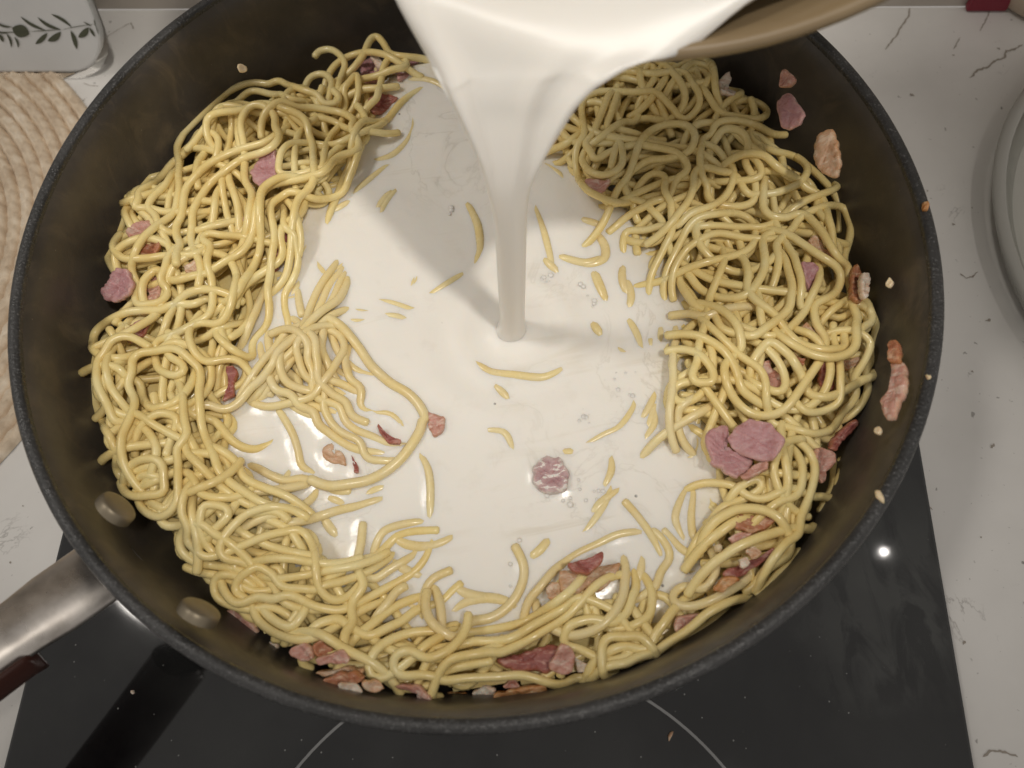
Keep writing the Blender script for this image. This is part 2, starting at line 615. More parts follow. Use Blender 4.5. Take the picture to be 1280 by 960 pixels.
vv, ff = [], []
for k, (s, w) in enumerate((
        ("1137,10 1136,20 1127,32 1120,45 1112,55 1106,62", .0011), ("1237,14 1233,24 1228,33 1225,39", .0008), ("1200,47 1196,54 1192,62", .0007),
        ("1278,56 1268,62 1258,64 1255,72 1243,77 1234,84 1222,88 1212,98", .0014), ("1246,60 1250,62", .0012),
        ("1138,120 1142,119", .0022), ("1190,69 1193,70", .0014), ("1200,342 1208,348 1215,346 1222,340", .0009), ("1232,402 1238,399", .0016),
        ("1214,465 1216,464", .0014), ("1238,560 1243,555", .0013), ("131,48 150,36 163,29", .0005), ("164,28 167,37", .0012), ("95,128 103,127 107,124", .0008),
        ("104,104 112,107 124,108", .0005), ("1228,945 1240,938 1256,940 1272,946", .0010), ("1160,634 1166,637", .0010), ("1206,801 1204,806", .0012),
        ("1225,671 1227,672", .0011), ("28,633 30,632", .0010), ("12,703 14,704", .0010), ("28,885 29,888", .0010), ("1158,238 1160,239", .0012), ("1190,280 1194,281", .0012))):
    V, Fc = strip([un(q, 0) for q in P(s)], w, .0002, k)
    b = len(vv)
    vv += V
    ff += [tuple(b + i for i in f) for f in Fc]
vein = obj('marble_vein', mesh_np('marble_vein', vv, ff, M['vein'], False), counter, kind='stuff')

# ------------------------------------------------------------------ hob
hob = empty('hob', ctr(.006, -.11, 0), 'black glass hob under the pan, smeared and dusty, grey reflection painted in', 'hob')
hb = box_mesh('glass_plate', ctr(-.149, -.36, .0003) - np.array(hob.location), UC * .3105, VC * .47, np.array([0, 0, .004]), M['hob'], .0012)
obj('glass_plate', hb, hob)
HZ = .0043


def ring_mesh(name, c, r, w, z, m, org, seg=160):
    a = np.linspace(0, 2 * math.pi, seg, endpoint=False)
    V = np.concatenate([np.stack([c[0] + rr * np.cos(a), c[1] + rr * np.sin(a), np.full(seg, z)], 1) for rr in (r - w / 2, r + w / 2)])
    q = [(j, (j + 1) % seg, seg + (j + 1) % seg, seg + j) for j in range(seg)]
    return mesh_quads(name, local(V, org), q, m)


obj('zone_ring', ring_mesh('zone_ring', (-.0215, -.211), .0875, .0009, HZ + .0002, M['zone'], hob.location), hob)
obj('zone_ring', ring_mesh('zone_ring', (.006, .006), .0975, .0009, HZ + .0002, M['zone'], hob.location), hob)

# ------------------------------------------------------------------ placemat
pc = np.array([-.297, .077, 0.0])
mat_root = empty('placemat', tuple(pc), 'round pinkish beige woven placemat left of the pan', 'placemat')
PITCH_R, NR = .0059, 25
for k in range(NR):
    rad = .1475 - PITCH_R * (k + .5)
    if rad < .004:
        break
    nphi = max(24, int(2 * math.pi * rad / .0011))
    nphi -= nphi % 6
    a = np.linspace(0, 2 * math.pi, nphi, endpoint=False)
    prof = [(-.5, .0), (-.40, .45), (-.18, .95), (.0, .72), (.18, .95), (.40, .45), (.5, .0)]
    V = []
    for w, h in prof:
        ph = (0 if w < 0 else math.pi)
        bump = np.cos(a * (nphi / 6.0) + ph + w * 2.2) if abs(w) < .45 else np.zeros(nphi)
        irr = RNG.normal(0, .05, nphi)
        hh = .0034 * h * (1 + .20 * bump + irr * .6)
        rr = rad + w * PITCH_R * 1.02 + .00025 * np.sin(a * 7 + k) + (0.0003 * bump if abs(w) > .3 else 0)
        V.append(np.stack([rr * np.cos(a), rr * np.sin(a), hh + .0004], 1))
    V = np.concatenate(V)
    q = [(i * nphi + j, i * nphi + (j + 1) % nphi, (i + 1) * nphi + (j + 1) % nphi, (i + 1) * nphi + j) for i in range(len(prof) - 1) for j in range(nphi)]
    obj('braid', mesh_quads('braid', V, q, M['straw']), mat_root)

# ------------------------------------------------------------------ glass board leaning on the wall
TAU = math.radians(68)
D2 = math.cos(TAU) * VC + math.sin(TAU) * np.array([0, 0, 1.0])
BN = np.cross(UC, D2)
BN = BN / np.linalg.norm(BN)
if BN[2] < 0:
    BN = -BN
BO = un((70, 91), .0035)


def on_board(q, lift=0.0):
    d = ray(q)
    t = ((BO - CAM) @ BN) / (d @ BN)
    return CAM + t * d + BN * lift


def bst(q):
    p = on_board(q) - BO
    return p @ UC, p @ D2


sr = bst((126, 45))[0]
rad = .021
out = []
W, H = .27, .175
for cx, cy, a0 in ((sr - rad, rad, -90), (sr - rad, H - rad, 0), (sr - W + rad, H - rad, 90), (sr - W + rad, rad, 180)):
    for a in np.linspace(a0, a0 + 90, 9):
        out.append(BO + UC * (cx + rad * math.cos(math.radians(a))) + D2 * (cy + rad * math.sin(math.radians(a))))
board = empty('glass_board', tuple(BO + UC * (sr - W / 2)), 'pale glass board with rounded corners and an olive sprig, leaning on the wall', 'board')
obj('board_plate', prism('board_plate', [local(p, board.location) for p in out], BN, .004, M['board'], .0012), board)
inset = []
for cx, cy, a0 in ((sr - rad, rad, -90), (sr - rad, H - rad, 0), (sr - W + rad, H - rad, 90), (sr - W + rad, rad, 180)):
    for a in np.linspace(a0, a0 + 90, 9):
        rr = rad + .003
        inset.append((cx + rr * math.cos(math.radians(a)), cy + rr * math.sin(math.radians(a))))
edge_v = [local(p + BN * .0004, board.location) for p in out] + [local(BO + UC * (sr - W / 2 + (x - sr + W / 2) * 1.0) + D2 * y - BN * .0005, board.location) for x, y in inset]
n_e = len(out)
obj('edge_band', mesh_np('edge_band', edge_v, [(i, (i + 1) % n_e, n_e + (i + 1) % n_e, n_e + i) for i in range(n_e)], M['glass']), board)


def leaf_shape(a, b, w, bend=.1):
    a, b = np.array(a, float), np.array(b, float)
    d = b - a
    nrm = np.array([-d[1], d[0]]) / (np.hypot(*d) + 1e-9)
    L = np.hypot(*d)
    up, dn = [], []
    for t in np.linspace(0, 1, 9):
        c = a + d * t + nrm * bend * L * math.sin(math.pi * t)
        ww = w / 2 * math.sin(math.pi * t) ** .75
        up.append(c + nrm * ww)
        dn.append(c - nrm * ww)
    return up + dn[-2:0:-1]


lv, lf = [], []
leaves = [((165, 130), (365, 240), 24, .06), ((300, 135), (492, 235), 26, .08), ((410, 110), (578, 215), 24, -.05), ((285, 350), (380, 262), 40, .05),
          ((383, 325), (490, 252), 52, .1), ((568, 242), (617, 392), 36, -.04), ((628, 297), (712, 216), 52, .08), ((718, 218), (762, 290), 22, 0),
          ((765, 190), (792, 275), 8, 0), ((668, 170), (735, 205), 9, 0), ((100, 220), (238, 270), 100, .0), ((55, 265), (95, 378), 20, -.1),
          ((118, 290), (150, 380), 18, -.1), ((0, 268), (32, 332), 28, 0), ((-40, 165), (105, 212), 17, .1), ((-40, 240), (72, 262), 12, .05), ((757, 150), (768, 205), 9, 0),
          ((-60, 250), (240, 246), 7, 0.02), ((236, 248), (500, 232), 7, 0), ((490, 236), (770, 188), 6, -.02), ((-160, 330), (-60, 262), 40, .05), ((-170, 150), (-40, 240), 22, .06)]
for i, (a, b, w, bd) in enumerate(leaves):
    sh = [local(on_board((x / 6.4, y / 6.4), .0003 + i * .00002), board.location) for x, y in leaf_shape(a, b, w, bd)]
    b0 = len(lv)
    lv += sh
    lf.append(tuple(range(b0, b0 + len(sh))))
obj('olive_sprig', mesh_np('olive_sprig', lv, lf, M['print'], False), board)

# ------------------------------------------------------------------ red packet, beige jar and glass lid
pk = un((1206, 8), .001)
uu, v0 = pk @ UC, .150
red = box_mesh('packet', ctr(uu, .1705, .0005) * 0 + np.array([-.0, -.0, 0]), UC * .0185, VC * .0040, np.array([0, 0, .05]), M['red_packet'], .001)
obj('packet', red, None, 'small dark red packet standing against the wall', 'packet', loc=tuple(ctr(uu, .1692, .0005)))
jc = un((1300, 20), .0) + np.array([.012, .018, 0])
jar = lathe('jar', [(0, .0005), (.026, .0005), (.030, .003), (.032, .012), (.032, .07), (.030, .075), (.028, .075), (.029, .070), (.029, .006), (0, .005)], 48, M['beige'])
obj('jar', jar, None, 'beige round jar at the top right corner of the worktop', 'jar', loc=tuple(jc))
dish = empty('glass_dish', (.3215, -.020, 0), 'round clear glass dish with a thick rim on the worktop right of the pan', 'dish')
gp = smooth_prof([(0, .0032), (.07, .0032), (.094, .0045), (.106, .008), (.1135, .0125), (.1140, .0110), (.108, .0062), (.097, .0022), (.085, .0006), (0, .0006)], 5)
obj('glass_shell', lathe('glass_shell', gp, 96, M['thin']), dish)
rp = smooth_prof([(.1138, .0108), (.1165, .0110), (.1188, .0122), (.1186, .0136), (.1163, .0144), (.1140, .0136), (.1138, .0108)], 4)
obj('rolled_rim', lathe('rolled_rim', rp, 96, M['frost']), dish)
fp = smooth_prof([(.1060, .0006), (.1110, .0012), (.1128, .0030), (.1110, .0048), (.1068, .0045), (.1060, .0006)], 4)
obj('foot_ring', lathe('foot_ring', fp, 96, M['frost']), dish)

# ================================================================== THE PAN
INNER = smooth_prof([(.1413, .0690), (.1397, .0655), (.1386, .060), (.1378, .050), (.1362, .040), (.1335, .030), (.1285, .021), (.119, .013), (.108, .0095), (.09, .009), (.045, .009), (.0, .009)], 5)


def wall_r(z):
    zz, rr = INNER[::-1, 1], INNER[::-1, 0]
    return np.interp(z, np.maximum.accumulate(zz), rr)


def wall_pt(q, off=0.0):
    """where the sight line of a photo pixel meets the inside wall of the pan"""
    best = None
    for z in np.linspace(.0695, .012, 240):
        p = un(q, z)
        if math.hypot(p[0], p[1]) <= wall_r(z) - off or best is None:
            best = p
            if math.hypot(p[0], p[1]) <= wall_r(z) - off:
                break
    nr = np.array([p[0], p[1], 0])
    return best


pan = empty('frying_pan', (0, 0, HZ), 'large dark non-stick frying pan holding the spaghetti and cream', 'pan')
OUTER = smooth_prof([(0, .0044), (.090, .0044), (.106, .0050), (.115, .0078), (.128, .0145), (.1355, .022), (.1396, .033), (.1416, .046), (.1430, .059), (.1440, .0665)], 5)
prof_out = np.concatenate([OUTER])
obj('body', lathe('body', local(np.c_[OUTER], (0, HZ)), 180, M['rim']), pan)
obj('cooking_surface', lathe('cooking_surface', local(INNER, (0, HZ)), 180, M['inner']), pan)
RIM = smooth_prof([(.1440, .0664), (.1452, .0680), (.1453, .0698), (.1443, .0711), (.1428, .0713), (.1415, .0706), (.1412, .0689)], 5)
obj('rim', lathe('rim', local(RIM, (0, HZ)), 220, M['rim']), pan)

# handle: bracket and bakelite grip
hz = .058
h0 = un((112, 712), hz)
h1 = un((-60, 838), .070)
hd = (h1 - h0)
hl = np.linalg.norm(hd)
hd = hd / hl
hs = np.cross(hd, [0, 0, 1.0])
hs /= np.linalg.norm(hs)
hu = np.cross(hs, hd)
if hu[2] < 0:
    hu = -hu
hs = np.cross(hu, hd)          # side: positive on one side


def plate_sweep(name, stations, cross, m, closed=True):
    """stations: list of (dist along, width scale, height offset); cross: list of (s, h)"""
    V, q = [], []
    n = len(cross)
    for d, ws, ho in stations:
        for s, h in cross:
            V.append(h0 + hd * d + hs * s * ws + hu * (h + ho))
    for i in range(len(stations) - 1):
        for j in range(n):
            k = (j + 1) % n
            q.append((i * n + j, i * n + k, (i + 1) * n + k, (i + 1) * n + j))
    V = local(V, pan.location)
    q.append(tuple(range(n)))
    q.append(tuple(range((len(stations) - 1) * n, len(stations) * n))[::-1])
    return mesh_np(name, V, q, m)


wv = np.linalg.norm(un((138, 745), hz) - un((85, 678), hz)) / 2
arc = [(math.sin(a) * wv, (math.cos(a) - 1) * .006) for a in np.linspace(-1.35, 1.35, 13)]
arc = [(s / math.sin(1.35), h) for s, h in arc]
cross_b = arc + [(s * .93, h - .0016) for s, h in arc[::-1]]
obj('handle_bracket', plate_sweep('handle_bracket', [(-.012, 1.02, -.002), (-.004, 1.0, 0), (.012, .97, .001), (.020, .88, .0015), (.028, .83, .002), (.06, .80, .003), (.12, .80, .004)], cross_b, M['steel']), pan)
gr = [(x * wv, h) for x, h in ((-1.16, -.005), (-1.13, -.0025), (-1.06, -.0010), (-.99, -.0014), (-.95, -.0040), (-.9, -.0085), (0, -.0085), (.9, -.0085), (.95, -.0040), (.99, -.0014), (1.06, -.0010),
                               (1.13, -.0025), (1.16, -.005), (1.15, -.010), (1.05, -.0145), (.8, -.0175), (.4, -.019), (0, -.0195), (-.4, -.019), (-.8, -.0175), (-1.05, -.0145), (-1.15, -.010))]
obj('handle_grip', plate_sweep('handle_grip', [(.0225, .66, -.004), (.0232, .76, -.002), (.0260, .83, .001), (.06, .835, .0025), (.12, .84, .0035)], gr, M['bakelite']), pan)


def frame_at(p):
    nr = -np.array([p[0], p[1], 0]) / math.hypot(p[0], p[1])
    ez = nr + np.array([0, 0, .25])
    ez /= np.linalg.norm(ez)
    ex = np.cross([0, 0, 1.0], ez)
    ex /= np.linalg.norm(ex)
    return ex, np.cross(ez, ex), ez


for q in ((150, 631), (253, 759)):
    p = wall_pt(q, -.0002)
    fr = frame_at(p)
    obj('rivet', lathe('rivet', smooth_prof([(.0001, .0009), (.0028, .0007), (.0046, .0002), (.0055, -.0006), (.0057, -.003)], 3), 32, M['rivet'], local(p, pan.location), fr), pan)

# ================================================================== THE FOOD: a height field that settles every strand on what lies below
RES = .0005
NG = 620
G0 = -.155
ZC = .0385              # cream level
xs = G0 + RES * np.arange(NG)
GX, GY = np.meshgrid(xs, xs)


def in_poly(poly):
    poly = np.asarray(poly)
    inside = np.zeros(GX.shape, bool)
    n = len(poly)
    for i in range(n):
        x1, y1 = poly[i][:2]
        x2, y2 = poly[(i + 1) % n][:2]
        if y1 == y2:
            continue
        c = ((y1 > GY) != (y2 > GY)) & (GX < (x2 - x1) * (GY - y1) / (y2 - y1) + x1)
        inside ^= c
    return inside


def blur(a, r, it=3):
    a = a.astype(float)
    for _ in range(it):
        for ax in (0, 1):
            c = np.cumsum(np.concatenate([np.zeros_like(np.take(a, [0], ax)), a], ax), ax)
            n = a.shape[ax]
            hi = np.minimum(np.arange(n) + r + 1, n)
            lo = np.maximum(np.arange(n) - r, 0)
            w = (hi - lo).astype(float)
            w = w[:, None] if ax == 0 else w[None, :]
            a = (np.take(c, hi, ax) - np.take(c, lo, ax)) / w
    return a


PASTA_PX = P("470,60 430,95 330,108 245,150 222,205 172,240 138,290 142,350 120,430 113,490 135,560 170,610 192,652 222,704 272,752 322,806 395,850 475,880 600,884 755,862 875,812 965,748 1002,700 1028,640 1020,590 1060,540 1095,480 1105,420 1080,370 1055,320 1055,280 1030,240 990,185 950,130 895,90 855,68 770,60 650,60 540,66")
CREAM_PX = P("520,88 490,110 475,150 455,195 420,225 395,265 375,300 355,345 345,385 318,420 300,480 285,540 300,590 330,625 352,652 385,662 392,700 440,712 480,725 505,768 545,790 605,790 660,772 700,738 735,730 775,752 830,752 872,742 880,690 875,640 895,610 885,560 850,540 838,480 850,420 862,370 830,350 805,320 780,285 750,245 728,215 690,205 660,150 640,100 600,85")
pasta_poly = un_many(PASTA_PX, .043)
cream_poly = un_many(CREAM_PX, ZC)
in_pasta = in_poly(pasta_poly) & (np.hypot(GX, GY) < .1368)
in_cream = in_poly(cream_poly)
bp = blur(in_pasta, 5)
bc = blur(in_cream, 6)
allow = (bp > .72) & (bc < .60)
allow_f = blur(allow, 6)
gy_f, gx_f = np.gradient(allow_f, RES)
# the mass of pasta under the strands
RAD = np.hypot(GX, GY)
base = np.where(blur(in_pasta, 4) > .25, .0358, .012)
base = np.where((np.hypot(GX, GY) > .1285) & (base > .03), .0400, base)
base = np.where(blur(in_cream, 10) > .5, .0325, base)
bundle = in_poly(un_many(P('335,440 350,380 400,360 430,400 440,480 500,560 470,590 400,570 340,540 318,490'), ZC))
base = np.where(bundle, ZC - .0042, base)
base = blur(base, 6)
Hm = np.minimum(base, np.where(RAD < .138, 1, .0))
HB = Hm.copy()


def gi(p):
    return np.clip(((np.asarray(p) - G0) / RES + .5).astype(int), 6, NG - 7)


def disc(r):
    k = int(math.ceil(r / RES))
    o = [(i, j, math.sqrt(max(r * r - (i * i + j * j) * RES * RES, 0))) for i in range(-k, k + 1) for j in range(-k, k + 1) if (i * i + j * j) * RES * RES < r * r]
    return np.array([a[0] for a in o]), np.array([a[1] for a in o]), np.array([a[2] for a in o])


DISCS = {}


def disc_c(r):
    k = round(r, 5)
    if k not in DISCS:
        DISCS[k] = disc(r)
    return DISCS[k]


def support(xy, r, Hf):
    ix, iy = gi(xy[:, 0]), gi(xy[:, 1])
    dy, dx, h = disc_c(r)
    return (Hf[iy[:, None] + dy[None], ix[:, None] + dx[None]] + h[None] * .80).max(1)


def stamp(pts, r):
    ix, iy = gi(pts[:, 0]), gi(pts[:, 1])
    dy, dx, h = disc_c(r)
    np.maximum.at(Hm, (iy[:, None] + dy[None], ix[:, None] + dx[None]), pts[:, 2][:, None] + h[None])


def gsm(z, sig):
    k = int(3 * sig) + 1
    w = np.exp(-.5 * (np.arange(-k, k + 1) / sig) ** 2)
    w /= w.sum()
    return np.convolve(np.pad(z, k, mode='edge'), w, 'valid')


def resample(p, step):
    p = np.asarray(p, float)
    d = np.concatenate([[0], np.cumsum(np.linalg.norm(np.diff(p[:, :3], axis=0), axis=1))])
    n = max(int(d[-1] / step), 3)
    t = np.linspace(0, d[-1], n)
    return np.stack([np.interp(t, d, p[:, i]) for i in range(p.shape[1])], 1)


def spline(p, k=8):
    return smooth_prof(p, k)


def settle(xy, r, floor=None, sg=(3.5, 3.0, 2.0)):
    """xy sampled every ~1 mm: returns z of the strand lying on the heap"""
    zs = support(xy, r, Hm)
    if floor is not None:
        zs = np.maximum(zs, floor)
    z = gsm(zs, sg[0])
    z = .4 * z + .6 * gsm(np.maximum(zs, z), sg[1])
    return gsm(z, sg[2])


# -- loose strands underneath: one tangled mass
filler_V, filler_Q = [], []
nv = 0
ok = np.argwhere(allow)


def add_filler(pts, r):
    global nv
    V, Q = tube_arrays(pts, r, 7)
    filler_V.append(V)
    filler_Q.append(Q + nv)
    nv += len(V)


for s in range(215):
    # start where the heap is lowest among a few candidates
    cand = ok[RNG.integers(0, len(ok), 6)]
    best = min(cand, key=lambda c: Hm[c[0], c[1]] - HB[c[0], c[1]])
    x, y = xs[best[1]], xs[best[0]]
    th = RNG.uniform(0, 2 * math.pi)
    kap = RNG.normal(0, 30)
    L = int(RNG.uniform(110, 210))
    pts = []
    for i in range(L):
        pts.append((x, y))
        kap += RNG.normal(0, 11) - kap * .05
        kap = max(-75, min(75, kap))
        ix, iy = gi(x), gi(y)
        g = np.array([gx_f[iy, ix], gy_f[iy, ix]])
        if allow_f[iy, ix] < .8:
            want = math.atan2(g[1], g[0])
            dlt = (want - th + math.pi) % (2 * math.pi) - math.pi
            th += max(-.22, min(.22, dlt * .25))
        th += kap * .001
        x += math.cos(th) * .001
        y += math.sin(th) * .001
        if math.hypot(x, y) > .1335:
            break
    if len(pts) < 18:
        continue
    xy = np.array(pts)
    r = RNG.uniform(.00130, .00150)
    z = settle(xy, r, None, (3.5, 3.0, 1.6))
    if z.max() > .0472:
        continue
    p3 = np.c_[xy, z]
    stamp(resample(p3, .0005), r)
    add_filler(resample(p3, .0016), r)

# -- bacon and ham
MEAT_N = 0


def ragged(poly, jit, rs, step=.0007):
    p = np.asarray(poly, float)
    p = np.concatenate([p, p[:1]])
    f = resample(p, step)[:-1]
    n = len(f)
    a = np.array([rs.normal(0, 1) for _ in range(n)])
    a = np.convolve(np.concatenate([a[-2:], a, a[:2]]), [.2, .3, .3, .2, 0], 'same')[2:-2]
    d = np.roll(f, -1, 0) - np.roll(f, 1, 0)
    nr = np.stack([-d[:, 1], d[:, 0]], 1)
    nr /= np.linalg.norm(nr, axis=1)[:, None] + 1e-9
    return f + nr * (a * jit)[:, None]


def meat(px, kind, label, cat='bacon', thick=.0024, on='heap', lift=0.0, name='bacon_piece', curl=.0008, tilt=None, group='bacon and ham scraps in the pan'):
    global MEAT_N
    rs = np.random.default_rng(1000 + MEAT_N)
    MEAT_N += 1
    if on == 'wall':
        p3 = np.array([wall_pt(q, .0016) for q in px])
        c = p3.mean(0)
        nr_ = -np.array([c[0], c[1], 0]) / math.hypot(c[0], c[1])
        ez = nr_ + np.array([0, 0, .75])
        ez /= np.linalg.norm(ez)
        ex = np.cross([0, 0, 1.0], ez)
        ex /= np.linalg.norm(ex)
        ey = np.cross(ez, ex)
        c = c + ez * thick * .4
        l2 = []
        for q in px:
            d = ray(q)
            h = CAM + ((c - CAM) @ ez) / (d @ ez) * d - c
            l2.append((h @ ex, h @ ey))
        loc2 = np.array(l2)
    else:
        z = .045
        for _ in range(3):
            pts = un_many(px, z)
            cc = pts.mean(0)
            samp = np.concatenate([pts[:, :2] * f + cc[:2] * (1 - f) for f in (.9, .6, .3)])
            hs_ = Hm[gi(samp[:, 1]), gi(samp[:, 0])]
            z = float(np.percentile(hs_, 80)) + thick * .45 + lift
        c = np.array([cc[0], cc[1], z])
        # tilt with the heap
        gxs = [Hm[gi(cc[1] + dy), gi(cc[0] + dx)] for dx, dy in ((.004, 0), (-.004, 0), (0, .004), (0, -.004))]
        ez = np.array([-(gxs[0] - gxs[1]) / .008 * .35, -(gxs[2] - gxs[3]) / .008 * .35, 1.0])
        ez[:2] = np.clip(ez[:2], -.35, .35)
        if tilt:
            ez[:2] += tilt
        ez /= np.linalg.norm(ez)
        ex = np.cross([0, 1.0, 0], ez)
        ex /= np.linalg.norm(ex)
        ey = np.cross(ez, ex)
        # sight-line intersection with the tilted plane
        l2 = []
        for q in px:
            d = ray(q)
            t = ((c - CAM) @ ez) / (d @ ez)
            h = CAM + t * d - c
            l2.append((h @ ex, h @ ey))
        loc2 = np.array(l2)
    for _c in range(1):
        nx_ = np.roll(loc2, -1, 0)
        loc2 = np.stack([loc2 * .86 + nx_ * .14, loc2 * .14 + nx_ * .86], 1).reshape(-1, 2)
    e = ragged(loc2, .00042, rs)
    n = len(e)
    cen = e.mean(0)
    size = np.linalg.norm(e - cen, axis=1).mean()
    rings = [(.97, -thick * .9), (1.03, -thick * .45), (1.0, -thick * .08), (.90, thick * .06), (.68, thick * .10), (.42, thick * .06), (.16, 0)]
    fold = rs.uniform(0, math.pi)
    fr_ = rs.uniform(500, 900)
    ph_ = rs.uniform(0, 6, 4)
    wp_ = rs.uniform(0, 6)
    V = []
    for f, h in rings:
        q2 = cen + (e - cen) * f
        w = np.sin((q2[:, 0] * math.cos(fold) + q2[:, 1] * math.sin(fold)) * fr_ + wp_)
        hz_ = h + curl * .6 * w + curl * 1.2 * ((np.linalg.norm(q2 - cen, axis=1) / max(size, 1e-4)) ** 2 - .5) * (.7 if on != 'wall' else -.3)
        hz_ = hz_ + thick * .12 * (np.sin(q2[:, 0] * 1500 + ph_[0]) * np.sin(q2[:, 1] * 1300 + ph_[1]) + .6 * np.sin((q2[:, 0] + q2[:, 1]) * 2600 + ph_[2]))
        V.append(np.c_[q2, hz_])
    V.append(np.array([[cen[0], cen[1], 0.0]]))
    V = np.concatenate(V)
    Rm = np.stack([ex, ey, ez], 0)
    V3 = V @ Rm
    fc = []
    for i in range(len(rings) - 1):
        for j in range(n):
            k = (j + 1) % n
            fc.append((i * n + j, i * n + k, (i + 1) * n + k, (i + 1) * n + j))
    last = (len(rings) - 1) * n
    for j in range(n):
        fc.append((last + j, last + (j + 1) % n, len(V3) - 1))
    fc.append(tuple(range(n))[::-1])
    area = np.sum(loc2[:, 0] * np.roll(loc2[:, 1], -1) - np.roll(loc2[:, 0], -1) * loc2[:, 1])
    if area < 0:
        fc = [f[::-1] for f in fc]
    me = mesh_np(name, V3, fc, M[kind])
    at = me.attributes.new('edge', 'FLOAT', 'POINT')
    ev = np.concatenate([np.full(n, w) for w in (1, 1, .85, .35, .08, 0, 0)] + [np.zeros(1)])
    at.data.foreach_set('value', ev.astype(np.float32))
    o = obj(name, me, None, label, cat, group, loc=tuple(c))
    if on != 'wall':
        # raise the height field by the piece
        gp = V3[last - 4 * n:last] + c
        fine = np.concatenate([gp * f + c * (1 - f) for f in (1, .75, .5, .25)])
        stamp(fine, .0012)
    return o



for tile, kind, s, lab in (
        ((300, 30), 'mauve', "795,290 865,228 925,250 945,340 895,385 820,400", "glossy plum ham cube under the pasta arch near the stream"),
        ((300, 30), 'mauve', "1030,270 1100,235 1190,250 1195,295 1120,345 1050,362", "pale mauve ham scrap at the cream edge left of the stream top"),
        ((300, 30), 'fat', "865,220 905,205 960,260 1045,290 1040,325 970,310 900,270", "small white fat shred between two plum ham cubes"),
        ((300, 30), 'red', "850,500 920,462 1000,468 1065,500 980,565 895,610 868,580", "dark wine red ham wedge above the cream's upper left edge"),
        ((280, 180), 'mauve', "170,190 240,85 345,30 348,140 338,265 275,322 205,250", "bright mauve ham slice wedged in the upper left spaghetti"),
        ((280, 180), 'pink', "118,485 215,415 235,480 195,590 135,590", "small pinkish tan ham scrap below the bright mauve slice"),
        ((280, 180), 'red', "355,600 445,580 440,660 400,745 355,850 320,860 335,700", "reddish ham strip at the cream's left edge"),
        ((100, 240), 'pink', "305,240 400,185 475,200 425,280 330,325", "pink ham scrap in the leftmost loop by the pan wall"),
        ((100, 240), 'brown', "415,380 475,305 545,300 525,385 460,455 395,445", "brown ham scrap under the leftmost strands"),
        ((100, 240), 'red', "290,930 400,855 475,848 435,950 330,1000", "deep red ham scrap seen through a left spaghetti loop"),
        ((100, 240), 'tan', "680,490 765,445 805,480 795,545 695,535", "tan ham scrap among the left strands"),
        ((100, 240), 'pink', "440,640 505,565 550,620 505,730 460,720", "peach ham scrap beneath the left strands"),
        ((90, 400), 'red', "1025,320 1085,298 1105,350 1075,420 1085,500 1005,550 1040,440", "dark red bacon sliver beside the long double strand"),
        ((90, 400), 'red', "1085,570 1145,558 1155,600 1100,625", "tiny dark red bacon bit below the dark sliver"),
        ((90, 400), 'pink', "1055,690 1150,612 1265,650 1290,740 1190,830 1080,785", "broad pale pink ham slice at the left cream margin"),
        ((300, 740), 'brown', "470,355 545,325 630,365 610,415 520,435", "reddish brown bacon bit peeping below the lower left loop"),
        ((680, 50), 'pink', "270,935 360,925 450,935 400,1000 350,1040 290,1000", "pink ham bit under strands right of the stream"),
        ((880, 200), 'tan', "685,540 720,515 770,515 855,635 890,695 820,685 740,600", "peach bacon scrap with a red spot in the right heap"),
        ((880, 200), 'mauve', "645,690 720,675 755,720 745,825 700,890 668,790", "purple ham strip hanging between the right strands"),
        ((800, 360), 'pink', "795,510 850,485 925,570 938,655 880,668 815,585", "pinkish ham scrap inside a loop of the right heap"),
        ((800, 360), 'red', "1205,500 1285,475 1300,690 1200,670", "dull red ham scrap deep in the right heap"),
        ((800, 360), 'brown', "1005,440 1115,468 1095,525 1035,505", "brown bacon scrap in a gap of the right heap"),
        ((940, 340), 'tan', "325,370 370,335 425,400 436,445 370,425", "tan bacon curl under the big right loop"),
        ((940, 340), 'tan', "595,600 700,555 725,600 640,660", "tan bacon scrap beneath the right outer strands"),
        ((820, 560), 'brown', "515,470 620,438 700,455 810,478 775,515 640,565 525,555", "orange brown bacon framed by an arched strand at lower right"),
        ((820, 560), 'pink', "465,605 560,555 650,565 520,650", "pale pink bacon slip under the orange brown piece"),
        ((820, 560), 'red', "435,830 560,775 700,725 765,665 780,700 700,775 580,850 465,880", "dark red bacon strip below the lower right arched strand"),
        ((820, 560), 'orange', "375,940 480,850 570,880 440,965", "orange red bacon scrap beside the hooked strand"),
        ((820, 560), 'red', "1025,400 1090,375 1118,400 1060,460", "small wine red bacon bit by the lower right wall"),
        ((700, 720), 'pink', "765,280 860,255 960,245 850,345 755,380", "dusky pink bacon scrap near the lower right wall"),
        ((700, 720), 'pink', "930,330 1060,305 1075,350 940,390", "thin pink bacon slip touching the lower right wall"),
        ((680, 620), 'tan', "0,640 60,565 112,590 112,645 40,690", "small tan bacon bit at the cream's lower edge"),
        ((520, 720), 'pink', "575,740 640,690 710,740 695,770", "pinkish bacon bit under the lowest long strand"),
):
    meat(T(*tile, s), kind, lab)

